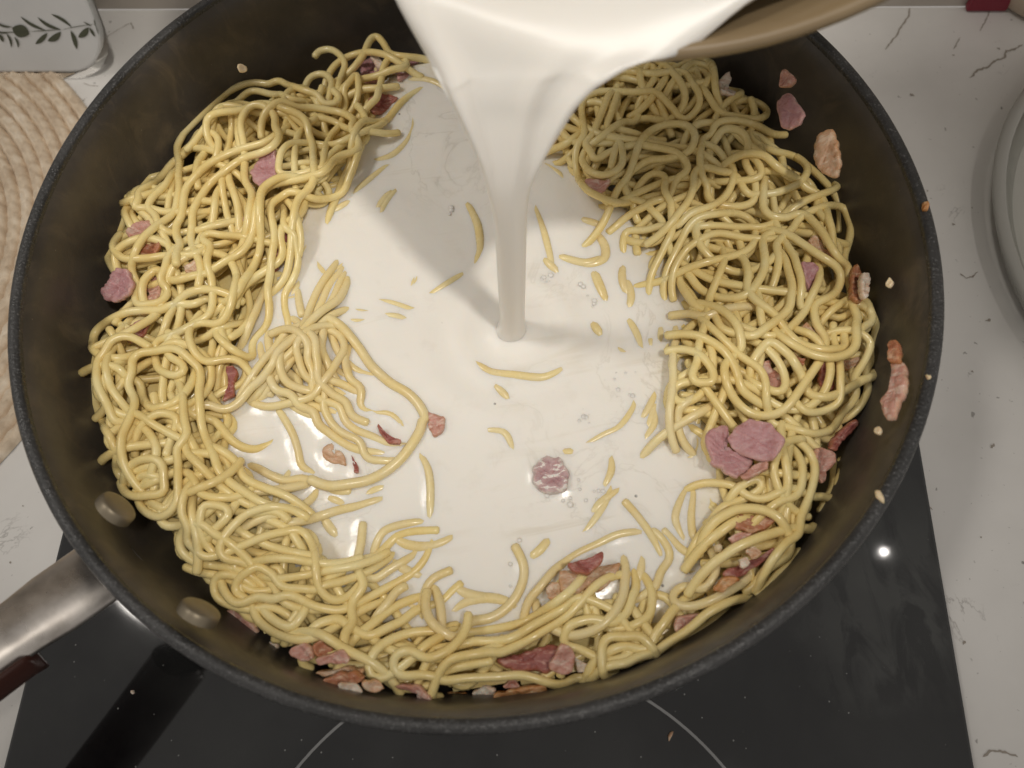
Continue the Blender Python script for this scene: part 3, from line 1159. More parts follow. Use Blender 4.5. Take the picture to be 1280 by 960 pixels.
TR = {}
TR['A'] = ((100, 90), """640,570 650,510 690,400 750,300 840,230 960,150 1070,90 1180,70 1290,95
860,330 950,230 1080,150 1150,120 1290,140
740,460 780,380 850,420 900,500
880,440 890,380 960,310 1050,270 1150,250 1290,280
1100,470 1060,380 1080,300 1160,290 1290,300
1130,380 1150,330 1230,310 1300,340
660,900 670,800 650,680 660,590 700,550
980,720 1020,850 1050,960
900,830 890,960
1100,600 1100,720 1150,820 1130,920
450,900 480,830 560,760 620,660
690,560 740,520 840,510 930,540
680,980 700,800 760,700 860,610 980,550 1100,510 1230,480 1300,430
740,980 770,880 850,770 960,660 1090,580 1200,540 1280,500
640,590 560,650 480,730 400,810 360,880 360,930 480,935 660,930
480,700 430,695 360,740 330,820 360,880
340,830 260,870 190,970 165,1110 175,1220 230,1330""")
TR['B'] = ((300, 30), """590,330 640,270 720,220 850,185 960,200 1010,220
<500,215 530,180 610,170 680,220 700,290 660,370 650,420
180,390 250,370 330,400 430,440 520,470 550,530
400,400 470,350 560,340 610,380 600,440
0,430 100,400 220,430 320,490 440,520
700,480 690,420 740,370 780,330 790,420
<640,440 640,520 600,540
460,600 600,640 720,700 820,700
230,540 340,560 480,570 620,580 720,610 780,690
60,540 200,540 350,580 440,640 460,740
550,960 570,830 610,740 660,680 690,620
630,800 700,770 790,730
500,980 510,800
270,980 280,860 340,790 420,790
760,450 880,420 >1050,410
720,960 760,840 830,740 900,640 1000,540 1140,470 1200,440
30,790 20,690 80,610 180,600 260,650 260,760 200,840 100,880 0,900
780,260 820,200 860,110 910,80 960,130 1010,190 1100,210 1200,230 1290,250""")
TR['C'] = ((280, 180), """400,440 410,540 460,590
470,450 500,520
40,260 90,400 100,500
150,160 160,280 180,400 150,430
370,160 380,220 560,190
640,200 760,120 860,50
420,950 440,820
300,960 310,800 340,640 340,480 380,400 440,320 560,330
100,940 200,820 260,700 270,550 300,400 370,310
0,800 110,720 200,600 240,450 300,330 400,270 560,220
590,0 600,150 610,280 600,380 540,480 490,580 440,700 380,860 340,920
630,440 660,330 730,230 820,130 870,60
780,290 830,200 870,120""")
TR['D'] = ((100, 240), """240,470 240,410 300,350 380,310
270,450 340,490 450,480 540,450
410,650 430,580 500,520
500,170 530,230 600,270
700,420 800,400
640,600 760,570
<800,640 810,540
760,260 900,220
650,740 760,750 830,720
560,480 580,560 600,640
650,240 640,350 >640,480
740,290 760,180 850,60
860,890 950,870 1030,790 1060,720
1250,640 1240,500 1270,380
1000,720 1100,600 1190,480 1230,380
880,560 960,500 1080,420 1160,320 1200,200 1240,80
1100,290 960,290 850,290 830,380 850,500 890,600 890,720 860,820 760,880 620,950
500,230 420,300 360,420 350,520 370,650 420,730 480,760
470,940 530,830 620,740 720,680 840,670""")
TR['E'] = ((90, 400), """130,280 100,380 110,500 150,580
170,300 170,430 230,560 270,660
170,560 200,680 260,800 280,960
250,300 300,310 350,370
310,440 370,380 420,340
370,850 540,830
460,700 520,760 570,860 560,910
390,940 500,920 620,930
<630,900 660,830
230,340 270,460 340,560 380,620
400,440 420,540 380,660 330,780 340,900
520,650 580,620 690,640 700,700
440,650 560,710 680,770 740,800
560,270 580,330 680,370 750,340 730,290 660,250
450,420 480,540 560,600 680,560 760,480
780,130 820,220 900,280 1010,260 1110,270 1180,340
1000,140 1060,200 1130,250
790,630 860,640
980,700 1060,800 1170,860 1290,860
870,750 940,870 1000,960
740,560 750,750 720,960
560,-85 460,-100 340,-50 230,10 150,90 135,180 200,240 310,250 410,210
230,210 270,140 380,120 460,150 >520,185
580,130 700,80 830,30 920,0
440,420 440,300 520,220 640,200 740,220 810,300 840,400 850,560 870,720 920,850 970,960""")
TR['F'] = ((300, 340), """*280,60 300,200 340,340
*390,160 >400,290
*60,300 90,150 120,60
*100,560 130,400 180,250 190,80
*310,600 320,720 380,800
*200,720 260,820 380,850
*390,440 400,600 450,720 520,760
*430,420 440,580 490,700
*470,400 480,560 540,680
*530,380 540,520 570,640
*690,600 740,720 820,900
*630,780 700,880 800,970
*470,240 500,150 560,60 600,0
*540,240 580,120 660,10
*560,370 620,420 640,500 600,620 520,740
*600,380 650,430 660,550 600,670 480,780 350,860 200,900 100,880
*0,760 120,620 260,480 400,370 520,300 620,180 660,60
*-400,1000 -250,880 -120,900 20,810 130,700 260,570 380,430 500,320 620,220 690,100""")
TR['F'] = (TR['F'][0], '''*!142,539 227,755 367,901 489,959
*!189,473 248,688 389,787 565,825
*!257,508 329,709 437,855 605,943
*!312,461 374,639 518,758 660,817
*!382,429 427,591 533,739 667,814
*!454,427 501,644 601,754 764,839
*!513,414 566,576 720,698 868,743
*!578,320 659,537 792,674 919,730
*!91,765 201,635 299,505
*!173,741 283,611 381,481
*!256,646 366,516 457,386
*!338,575 448,445 568,315
''' + TR['F'][1])
TR['G'] = ((300, 500), """*470,90 560,180 660,270 780,330 900,350
*560,60 620,180 720,260 830,330 980,390
*660,90 760,190 880,240 1000,300 1070,320
*700,40 800,120 >850,150
*520,110 600,210 700,290 800,340
*900,50 1000,90 1080,160 1110,250
*0,330 120,330 220,280
*250,640 290,560
*20,600 120,610 240,600
*330,810 480,790 640,740 780,710 880,680
*100,810 300,760 440,690 520,610
*0,850 100,770 160,700
*280,100 350,220 390,340 410,440 480,480
*130,460 240,520 330,540 440,500 520,520 620,600 >730,610
*880,960 940,870 1050,820 1130,830
*1000,960 1080,870 1200,830 >1290,850
*1190,350 1250,450 1270,560 1270,700 1265,800""")
TR['H'] = ((130, 560), """20,30 60,120 130,220
200,230 290,210 370,200
260,300 380,310 410,280
330,370 400,410
520,300 600,310 680,300
520,560 520,420 520,340
600,520 580,400
520,160 580,180 640,300 700,320
560,40 660,140 760,240
700,20 760,160 850,270 950,370
780,20 880,90 920,200 1000,270 1140,290
<540,780 640,820 760,850
580,640 680,690 740,700
130,250 140,170 210,90 330,70 390,120 400,230
<200,290 240,380 300,440 380,460 460,400 490,260 500,100 520,0
640,430 650,370 720,350 810,380 840,440 780,500
820,700 950,640 1100,580 1280,540
530,730 520,640 570,580 680,570 780,590
540,700 600,760 720,780 860,800
1060,400 950,460 850,540 790,620 770,700 830,780 940,820""")
TR['I'] = ((240, 640), """300,470 340,390 430,350 520,360
430,470 500,400 <570,360 600,420 580,480
340,490 420,520 540,520
620,440 760,420 900,390 1020,370
590,310 700,320 800,370
560,370 600,450 700,500 820,520
880,480 980,460 1080,410
500,680 560,730 660,770 720,700
780,780 860,730 960,700
220,520 320,570 460,590 620,590 760,620 870,640
540,540 650,620 780,650 880,650
820,290 830,450 870,540 950,590 1040,560 1110,490
1010,850 1020,770 1100,680
1090,780 1180,730 1280,690
920,840 1040,900 1160,960
1130,540 1130,420 1180,320 1280,240
790,570 900,640 1010,670 1120,640 1280,530
240,400 170,430 150,500 180,580 260,620 380,650 500,640 600,640
400,660 460,740 560,810 680,850 800,840 920,790 1030,720 1070,690
*1120,350 1130,200 >1140,80""")
TR['J'] = ((300, 740), """1010,500 1030,430 1120,400 1200,420
1080,560 1200,550 1290,560
1150,640 1280,620
590,310 700,380 840,450
870,270 1000,230 1120,180
780,280 900,200 1000,110 1080,50
700,320 720,250 800,180
1280,260 1150,270 1020,310 920,370 870,450 880,540 960,560 1050,520 1150,440 1230,360 1290,320""")
TR['K'] = ((460, 640), """*60,420 200,350 290,300
*20,560 180,480 320,390 400,280 420,180
*50,220 100,130 200,90 300,70
*130,250 200,150 320,110 >460,90
*100,720 200,620 280,580
*80,630 180,560 >260,510
*260,690 380,620 500,560 >620,480
*330,560 420,450 >550,390
*490,780 490,710
20,960 120,860 260,800 440,780
*1070,660 1120,540 1200,430 1280,350
700,800 900,770 1050,730 1180,650 1290,570
480,900 700,860 900,850 1060,790 1280,680
340,960 420,870 540,800
*<980,230 1030,330 1040,430 990,560 900,660 760,740 600,790 480,820""")
TR['L'] = ((520, 720), """0,640 120,640
20,560 140,550 200,530
220,620 360,590 >500,570
1060,470 1150,520 1230,570
980,440 1000,330 1080,300 1200,310
1000,420 1140,400 1260,330
430,440 620,420 760,340 880,240 980,170
560,520 720,440 860,360 1000,270 1100,170 1170,90
100,740 170,640 230,560 340,530 500,510
200,690 330,680 560,670 700,660 820,690 960,730 1080,700 1200,640 1290,620""")
TR['M'] = ((680, 620), """160,900 200,840 300,840 370,870
600,860 700,800 720,720
330,700 420,740 500,800 580,900
660,570 640,660 550,750
*540,560 520,680 450,800 340,890 200,930 120,910
1200,830 1290,750
<1190,440 1280,370
*900,240 870,140 920,0
*600,240 480,260 360,320 230,380 130,450 40,540 0,600
*<540,40 620,130 700,240 760,350
*<800,230 880,290 1000,360 1060,390
*820,290 810,420 740,560 720,650
1090,280 1120,160 1200,70 1280,40
940,920 1060,820 1180,740
*990,0 980,150 1000,280 1090,330 1150,450 1110,580 1040,620 940,600 870,640 860,700 950,740 1080,710 1200,650 1290,600""")
TR['N'] = ((700, 720), """600,400 680,330 730,260
140,490 220,530 300,570 380,560
330,520 420,490 480,480
390,270 450,340 500,390
870,410 980,400 1080,350
280,600 280,480 330,400 420,390 500,420 560,480
<1090,290 1180,210 1290,120
0,710 120,680 300,640 460,590 600,500 760,420 880,340 970,250 1050,190""")
TR['O'] = ((820, 560), """390,590 480,520
860,60 880,160
800,60 780,160 830,260
600,230 680,200 710,260 660,300
380,230 520,250 620,320 760,350 900,290
<1180,480 1210,350
1060,330 1180,310 >1270,310
780,400 900,350 960,280 980,150
360,600 380,480 450,390 560,350
440,460 560,420 700,410 820,460 870,540
420,740 540,660 680,600 840,550
<620,960 720,820 860,730
<660,930 800,860 920,760 >970,700
820,690 900,580 980,420 1040,260 1060,120 1010,0""")
TR['Q'] = ((680, 50), """20,740 120,700 200,640
400,230 500,220
660,510 800,520
680,220 800,220
330,600 380,500 420,390
420,560 450,480 480,390
<640,210 640,280 660,350
620,480 660,380 740,250
750,340 820,240
960,240 1030,350 1030,450 960,530
280,720 330,800 400,770
260,820 320,890 430,900 520,830 520,720
640,960 720,890 830,890
590,870 700,800 840,800
680,700 800,730 920,780 960,860 900,910
1090,330 1180,430 1280,490
1100,660 1110,590 1190,540 1280,530
1050,680 1040,800 1060,950
880,90 920,80 960,110
880,170 990,110 1080,110 1130,200 1140,280
720,110 830,190 910,280 940,400 890,490
330,680 450,590 580,520 690,420
230,960 210,760 240,600
270,620 250,430 310,360 440,340 600,360 760,390 860,460 910,530
540,960 600,800 640,680 720,600 860,560 980,580 1010,660 960,750 880,780""")
TR['R'] = ((860, 60), """480,520 600,560
130,640 200,680 260,760
40,620 80,760 130,930
100,790 240,800
<420,340 450,420
30,60 110,70 150,140 180,230
440,700 560,770 680,840
540,960 680,920 790,860
160,580 190,500 290,480 430,500 560,570 >650,580
220,600 240,560 310,570 370,680 430,830
250,620 280,740 310,860 270,950
290,890 420,890 490,850 460,760
100,270 180,360 280,430 400,470 500,460 530,410 470,360 380,330
430,610 560,680 690,710 790,780 900,880 980,970""")
TR['S'] = ((720, 200), """40,60 130,100 270,80
380,90 480,20 600,20
330,200 360,250
870,240 900,280
930,550 1000,600
700,380 760,250 800,130
310,520 330,470 450,470 550,440
400,520 >410,620
1140,150 1220,140 1240,80
1130,680 1170,800
918,850 980,700
480,310 570,400 590,490 520,550 440,550
960,300 1100,310 1180,280 1200,200
20,50 60,190 150,290
210,330 260,230 330,90 370,0
<230,390 340,310 480,260 590,260
540,90 600,110 630,230 630,420 580,600 530,700
780,760 840,840 950,910 1100,910 1200,830 1260,700 1240,550
850,430 1000,440 1150,450
660,640 780,560 920,490 1130,520
620,700 700,540 760,430 850,370 1060,360 1180,430 1180,560 1080,630 900,670 740,720 580,800 450,830
690,430 760,360 900,310 1000,240 1050,120 1050,0""")
TR['U'] = ((880, 200), """820,350 840,430
870,460 850,520
640,470 740,470
680,180 740,210
250,180 300,240
460,230 470,330
430,490 510,460
370,450 460,420
640,290 740,240 790,220
420,230 540,200 640,150 680,100
380,190 390,300 440,370 560,390
700,940 760,820
540,700 590,830 570,940
480,560 500,660 480,770
540,560 600,680 650,800 640,960
570,520 700,600 830,690 900,780 880,880 800,940
700,380 780,470 860,600 940,720 980,860 990,960
640,0 720,70 830,170 >860,250
510,530 580,430 700,350 820,300 920,310 980,390 970,520 940,640 950,700""")
TR['V'] = ((800, 360), """300,20 360,110
780,440 840,370
780,80 860,140
600,190 660,280 680,380
430,470 490,560 490,650 420,630
*220,520 220,640 200,800
*200,880 240,800 340,740
*210,930 300,880 390,830
450,680 520,780 590,880
1060,800 1120,850 1230,830
900,380 1000,450 1060,560
870,420 940,520 970,640 930,700 860,680
450,340 560,420 640,540 680,680 780,760
500,290 620,400 740,520 820,640 850,790
1040,320 1120,400 1250,440
460,80 430,250 390,400 390,620
720,310 850,330 980,280 1080,180
510,200 540,270 640,300 800,280 930,200 1030,90 1060,0
560,540 580,640 640,760 740,840 860,850 980,790 1080,660 1190,500
*<200,190 340,170 500,150 680,120""")
TR['W'] = ((940, 340), """<540,350 540,450
500,290 580,310 640,280
420,350 470,420
560,230 620,190
590,440 640,360
740,410 790,480 740,620
390,820 520,830 640,780 700,740
580,570 590,700 570,850 470,930 360,930 300,870
440,260 560,170 600,60
780,210 830,320 880,420 860,600 790,760 730,880
250,420 340,490 480,520 580,500
310,470 420,550 560,570 660,520 700,420 670,230 630,100 640,0""")
TR['X'] = ((940, 460), """560,960 580,850
170,600 150,700 190,780
330,690 340,780 250,870
430,860 540,840 640,830
300,480 380,560 410,680 390,830 320,960
150,390 280,420 430,440 560,390 660,270 710,120""")

GROUPS = dict(
    AB=("pale spaghetti strand in the upper left of the pan", "spaghetti strands, upper left heap"),
    CD=("yellow spaghetti strand left of the cream's upper half", "spaghetti strands left of the cream"),
    E=("pale spaghetti strand in the curly heap along the left pan wall", "spaghetti strands along the left wall"),
    FG=("tan spaghetti strand half sunk in cream at the pool's left side", "spaghetti strands sunk in the cream's left side"),
    HI=("tan spaghetti strand in the shaded lower left of the pan", "spaghetti strands, shaded lower left"),
    JKL=("spaghetti strand along the near side of the pan below the cream", "spaghetti strands along the near side"),
    MNO=("spaghetti strand in the lower right of the pan", "spaghetti strands, lower right"),
    QR=("shaded spaghetti strand in the upper right heap beside the stream", "spaghetti strands, upper right heap"),
    SUVWX=("yellow spaghetti strand in the right hand heap beside the cream", "spaghetti strands, right heap"),
)
SPECIAL = {
    ('V', 19): "straight spaghetti end poking left over the cream from the right heap",
    ('K', 14): "curved spaghetti strand hooking up into the cream at the pool's near edge",
    ('B', 1): "short hooked spaghetti strand with a cut end at the heap's upper left top",
    ('B', 17): "spaghetti strand rising in a sharp peak left of the cream stream",
    ('J', 7): "spaghetti strand folded into a tight loop at the near edge of the pan",
    ('L', 9): "long pale spaghetti strand lying lowest along the near pan wall",
    ('M', 9): "straight spaghetti end rising from the cream at the lower right",
    ('M', 14): "spaghetti strand bent into an S hook beside the lower right cream edge",
    ('U', 18): "spaghetti strand arching out over the dark right pan wall",
    ('A', 16): "outermost thin spaghetti arc against the dark left pan wall",
    ('E', 24): "spaghetti strand curled into a big open ring in the left heap",
    ('H', 14): "spaghetti strand with a cut end bending in a U beside the upper rivet",
    ('F', 17): "long straight strand crossing the half sunk bundle from the left heap",
    ('X', 5): "long spaghetti strand sweeping round under the right hand heap",
    ('O', 12): "short thick spaghetti stub lying by itself near the lower right wall",
}


def strand_obj(pts, r, label, group, m='pasta'):
    c = pts[len(pts) // 2]
    V, Q = tube_arrays(pts, r, 9)
    me = mesh_quads('spaghetti_strand', local(V, c), Q, M[m])
    return obj('spaghetti_strand', me, None, label, 'spaghetti', group, loc=tuple(c))


OLD = []            # points of the strands already laid: x, y, z, dx, dy


def part_from_neighbours(q, zz, r):
    """push a strand sideways where it would run inside an earlier one"""
    if not OLD:
        return q
    old = np.concatenate(OLD)
    lo_, hi_ = q[:, :2].min(0) - .004, q[:, :2].max(0) + .004
    old = old[np.all((old[:, :2] > lo_) & (old[:, :2] < hi_), axis=1)]
    if not len(old):
        return q
    q = q.copy()
    for _ in range(3):
        tg = np.gradient(q[:, :2], axis=0)
        tg /= np.linalg.norm(tg, axis=1)[:, None] + 1e-9
        nrm = np.stack([-tg[:, 1], tg[:, 0]], 1)
        d = q[:, None, :2] - old[None, :, :2]
        al = np.abs(tg @ old[:, 3:5].T)
        lat = (d * nrm[:, None]).sum(2)
        lon = np.abs((d * tg[:, None]).sum(2))
        dz = np.abs(zz[:, None] - old[None, :, 2])
        hit = (al > .72) & (lon < .0022) & (np.abs(lat) < 1.75 * r) & (dz < 1.9 * r)
        push = np.where(hit, np.sign(lat + 1e-7) * (1.8 * r - np.abs(lat)), 0)
        k = np.abs(push).argmax(1)
        pv = push[np.arange(len(q)), k]
        if not np.any(pv):
            break
        pv = gsm(pv, 2.2) * .9
        q[:, :2] += nrm * pv[:, None]
    return q


for s in range(46):
    cand = ok[RNG.integers(0, len(ok), 8)]
    best = min(cand, key=lambda c: Hm[c[0], c[1]])
    x, y = xs[best[1]], xs[best[0]]
    th, kap, pts = RNG.uniform(0, 2 * math.pi), RNG.normal(0, 55), []
    for i in range(int(RNG.uniform(80, 190))):
        pts.append((x, y))
        kap = max(-110, min(110, kap + RNG.normal(0, 14) - kap * .03))
        ix, iy = gi(x), gi(y)
        if allow_f[iy, ix] < .8:
            g = (gx_f[iy, ix], gy_f[iy, ix])
            dlt = (math.atan2(g[1], g[0]) - th + math.pi) % (2 * math.pi) - math.pi
            th += max(-.22, min(.22, dlt * .25))
        th += kap * .001
        x += math.cos(th) * .001
        y += math.sin(th) * .001
        if math.hypot(x, y) > .1340:
            break
    if len(pts) < 40:
        continue
    xy = np.array(pts)
    r = RNG.uniform(.00132, .00150)
    z = settle(xy, r)
    if z.max() > .0495:
        continue
    p3 = np.c_[xy, z]
    stamp(resample(p3, .0005), r)
    strand_obj(resample(p3, .0014), r, 'spaghetti strand', 'spaghetti strands woven through the heap')

N_STRAND = 0
# gather the measured pieces, then join those that continue one another
PIECES = []
for key, (tile, txt) in TR.items():
    for li, line in enumerate(txt.strip().split('\n')):
        wet = line.startswith('*')
        nolink = '!' in line
        line = line.lstrip('*!')
        k0, k1 = '<' in line, '>' in line
        pts = np.array(T(*tile, line.replace('<', '').replace('>', '')))
        PIECES.append(dict(key=key, sp=SPECIAL.get((key, li)), wet=wet, nl=nolink, k0=k0, k1=k1, px=resample(smooth_prof(pts, 8), 2.0)))


def flip(p):
    return dict(p, k0=p['k1'], k1=p['k0'], px=p['px'][::-1])


def try_join(a, b):
    """a's end runs onto b: returns the joined path or None"""
    e = a['px'][-1]
    d = np.linalg.norm(b['px'] - e, axis=1)
    k = int(d.argmin())
    if d[k] > 8.5 or k > len(b['px']) - 4:
        return None
    ta = a['px'][-1] - a['px'][max(-5, -len(a['px']))]
    tb = b['px'][min(k + 4, len(b['px']) - 1)] - b['px'][k]
    ca = ta @ tb / (np.linalg.norm(ta) * np.linalg.norm(tb) + 1e-9)
    if ca < .80:
        return None
    for q in b['px'][:k:3]:       # what precedes on b must already lie along a
        if np.linalg.norm(a['px'] - q, axis=1).min() > 11:
            return None
    px = np.concatenate([a['px'][:-2], b['px'][k + 2:]])
    for _ in range(4):
        px[1:-1] = (px[:-2] + 2 * px[1:-1] + px[2:]) / 4
    return dict(key=a['key'], nl=False, sp=a['sp'] or b['sp'], wet=a['wet'] and b['wet'], k0=a['k0'], k1=b['k1'], px=px)


# the same stretch measured twice in neighbouring tiles is kept once
drop = set()
for i in range(len(PIECES)):
    for j in range(len(PIECES)):
        if i == j or i in drop or j in drop or PIECES[i]['sp'] or PIECES[i]['nl'] or PIECES[j]['nl']:
            continue
        a, b = PIECES[i]['px'], PIECES[j]['px']
        if len(a) > len(b) or np.any(a.min(0) < b.min(0) - 9) or np.any(a.max(0) > b.max(0) + 9):
            continue
        if max(np.linalg.norm(b - q, axis=1).min() for q in a[::2]) < 8.5:
            drop.add(i)
PIECES = [p for i, p in enumerate(PIECES) if i not in drop]
for _sweep in range(8):
    lo_b = np.array([p['px'].min(0) for p in PIECES]) - 9
    hi_b = np.array([p['px'].max(0) for p in PIECES]) + 9
    near = np.zeros((len(PIECES),) * 2, bool)
    for e in (0, -1):
        q = np.array([p['px'][e] for p in PIECES])
        near |= np.all((q[:, None] > lo_b[None]) & (q[:, None] < hi_b[None]), axis=2)
    np.fill_diagonal(near, False)
    touched, dead = set(), set()
    for i, j in np.argwhere(near):
        i, j = int(i), int(j)
        if i in touched or j in touched:
            continue
        a, b = PIECES[i], PIECES[j]
        if a['sp'] and b['sp'] or a['nl'] or b['nl']:
            continue
        m_ = None
        for aa in (a, flip(a)):
            if aa['k1'] or m_:
                continue
            for bb in (b, flip(b)):
                if bb['k0']:
                    continue
                m_ = try_join(aa, bb)
                if m_:
                    break
        if m_ and len(m_['px']) < 330:
            touched |= {i, j}
            PIECES[max(i, j)] = m_
            dead.add(min(i, j))
    if not dead:
        break
    PIECES = [p for i, p in enumerate(PIECES) if i not in dead]
print('joined pieces', len(PIECES))


def end_dir(p, last):
    px = p['px']
    if last:
        d = px[-1] - px[max(-6, -len(px))]
        return px[-1], d / (np.linalg.norm(d) + 1e-9)
    d = px[0] - px[min(5, len(px) - 1)]
    return px[0], d / (np.linalg.norm(d) + 1e-9)


# strands whose ends meet under their neighbours are one strand
for p in PIECES:
    p['sink'] = np.zeros(len(p['px']))
while True:
    best = None
    ends = [(i, e) + end_dir(p, e) for i, p in enumerate(PIECES) for e in (False, True) if not (p['k1'] if e else p['k0']) and not p['nl']]
    E_ = np.array([e[2] for e in ends])
    D_ = np.array([e[3] for e in ends])
    I_ = np.array([e[0] for e in ends])
    L_ = np.array([len(PIECES[e[0]]['px']) for e in ends])
    S_ = np.array([bool(PIECES[e[0]]['sp']) for e in ends])
    W_ = np.array([PIECES[e[0]]['wet'] for e in ends])
    df = E_[None] - E_[:, None]
    dist = np.linalg.norm(df, axis=2)
    un_ = df / (dist[..., None] + 1e-9)
    c1 = (un_ * D_[:, None]).sum(2)
    c2 = -(un_ * D_[None]).sum(2)
    cost = dist + 26 * (1 - c1) + 26 * (1 - c2)
    bad = (I_[:, None] == I_[None]) | (dist > 58) | (c1 < .25) | (c2 < .25) | (L_[:, None] + L_[None] > 260) | (S_[:, None] & S_[None]) | (W_[:, None] != W_[None])
    cost = np.where(bad, 1e9, cost)
    k = int(cost.argmin())
    ia, ib = divmod(k, len(ends))
    if cost[ia, ib] > 62:
        break
    a, ea, pa, da = ends[ia]
    b, eb, pb, db = ends[ib]
    A_, B_ = PIECES[a], PIECES[b]
    if not ea:
        A_ = dict(flip(A_), sink=A_['sink'][::-1])
    if eb:
        B_ = dict(flip(B_), sink=B_['sink'][::-1])
    L = max(dist[ia, ib], 2.0)
    n = max(int(L / 2), 2)
    t = np.linspace(0, 1, n + 2)[1:-1, None]
    m0, m1 = da * L * .9, -db * L * .9
    mid = (2 * t ** 3 - 3 * t ** 2 + 1) * pa + (t ** 3 - 2 * t ** 2 + t) * m0 + (-2 * t ** 3 + 3 * t ** 2) * pb + (t ** 3 - t ** 2) * m1
    px = np.concatenate([A_['px'], mid, B_['px']])
    sk = np.concatenate([A_['sink'], np.full(n, min(1.0, L / 14)), B_['sink']])
    hi, lo_ = max(a, b), min(a, b)
    PIECES[hi] = dict(nl=False, key=(A_ if len(A_['px']) > len(B_['px']) else B_)['key'], sp=A_['sp'] or B_['sp'], wet=A_['wet'], k0=A_['k0'], k1=B_['k1'], px=px, sink=sk)
    PIECES.pop(lo_)
print('linked pieces', len(PIECES))
for pc_ in PIECES:
    if True:
        key, wet, keep0, keep1, sl = pc_['key'], pc_['wet'], pc_['k0'], pc_['k1'], pc_['sp']
        lab, grp = next(v for k, v in GROUPS.items() if key in k)
        px = pc_['px']
        r = RNG.uniform(.00132, .00152)
        z = np.full(len(px), .045)
        lo = ZC + .0003 if wet else ZC - .0006
        for it in range(3):
            D = (px[:, :1] - 640) / F * CA + (480 - px[:, 1:2]) / F * CB + CF
            t = (z - CAM[2]) / D[:, 2]
            p = CAM + t[:, None] * D
            # keep inside the pan
            rr = np.hypot(p[:, 0], p[:, 1])
            lim = .1362
            f = np.minimum(1, lim / rr)
            p[:, :2] *= f[:, None]
            q = resample(np.c_[p, np.arange(len(p))], .001)
            if it:
                q = part_from_neighbours(q, np.interp(q[:, 3], np.arange(len(p)), z), r)
            zz = settle(q[:, :2], r, lo)
            if wet:
                zz = np.minimum(zz, ZC + .0075)
            zz = np.minimum(zz, .0545)
            zz = zz - .0026 * gsm(np.interp(q[:, 3], np.arange(len(p)), pc_['sink']), 2.5)
            z = np.interp(np.arange(len(p)), q[:, 3], zz)
        q3 = np.c_[q[:, :2], zz]
        # tails that dive under the neighbours where the strand goes out of sight
        ext = 13
        dive = .0062

        def tail(q3, rev):
            a = q3 if rev else q3[::-1]
            n_ = len(a)
            t1 = a[0, :2] - a[min(3, n_ - 1), :2]
            t2 = a[min(4, n_ - 1), :2] - a[min(9, n_ - 1), :2]
            t1 /= np.linalg.norm(t1) + 1e-9
            tdir = t1
            bend = 0.0
            if np.linalg.norm(t2) > 1e-6:
                t2 /= np.linalg.norm(t2)
                bend = math.atan2(t2[0] * t1[1] - t2[1] * t1[0], t2 @ t1) / 5.5
            bend = max(-.09, min(.09, bend))
            if abs(bend) < .03:
                bend = RNG.choice([-1, 1]) * RNG.uniform(.02, .06)
            k = np.arange(1, ext + 1)
            ang = np.cumsum(np.full(ext, bend))
            dx = np.cumsum(tdir[0] * np.cos(ang) - tdir[1] * np.sin(ang)) * .001
            dy = np.cumsum(tdir[0] * np.sin(ang) + tdir[1] * np.cos(ang)) * .001
            zt = a[0, 2] - dive * (k / ext) ** 1.35
            tl = np.c_[a[0, 0] + dx, a[0, 1] + dy, zt]
            rad_ = np.hypot(tl[:, 0], tl[:, 1])
            tl[:, :2] *= np.minimum(1, .1365 / rad_)[:, None]
            return tl
        parts = [q3]
        if not keep0:
            parts.insert(0, tail(q3, True)[::-1])
        if not keep1:
            parts.append(tail(q3, False))
        full = np.concatenate(parts)
        full[:, 2] = gsm(full[:, 2], 3.0)
        stamp(resample(q3, .0005), r)
        o_ = resample(full, .0016)
        g_ = np.gradient(o_[:, :2], axis=0)
        g_ /= np.linalg.norm(g_, axis=1)[:, None] + 1e-9
        OLD.append(np.c_[o_, g_])
        pts = resample(full, .00135)
        for ax in range(3):
            pts[1:-1, ax] = (pts[:-2, ax] + 2 * pts[1:-1, ax] + pts[2:, ax]) / 4
        rr = r * (1 + .012 * np.sin(np.arange(len(pts)) * .25 + RNG.uniform(0, 6)))
        strand_obj(pts, rr, sl or lab, None if sl else grp, 'creamy' if wet else 'pasta')
        N_STRAND += 1

# -- the long strand looping out over the cream
px = np.array(T(300, 340, "590,310 620,330 700,390 790,500 880,630 990,730 1110,800 1190,880 1235,970") + T(300, 500, "1215,140 1200,200 1140,300 1060,400 960,480 860,530 740,560 600,580 480,540"))
px = smooth_prof(px, 8)
p = un_many(px, ZC + .0016)
q = resample(p, .001)
q[:, 2] = np.maximum(ZC + .0012, np.minimum(settle(q[:, :2], .0017, ZC + .0008), ZC + .005))
q[:6, 2] -= np.linspace(.003, 0, 6)
strand_obj(resample(q, .0014), .0017, "long spaghetti strand looping far out over the cream from the left bundle", None, 'creamy')
N_STRAND += 1

foot_xy = un((641, 411), ZC)[:2]
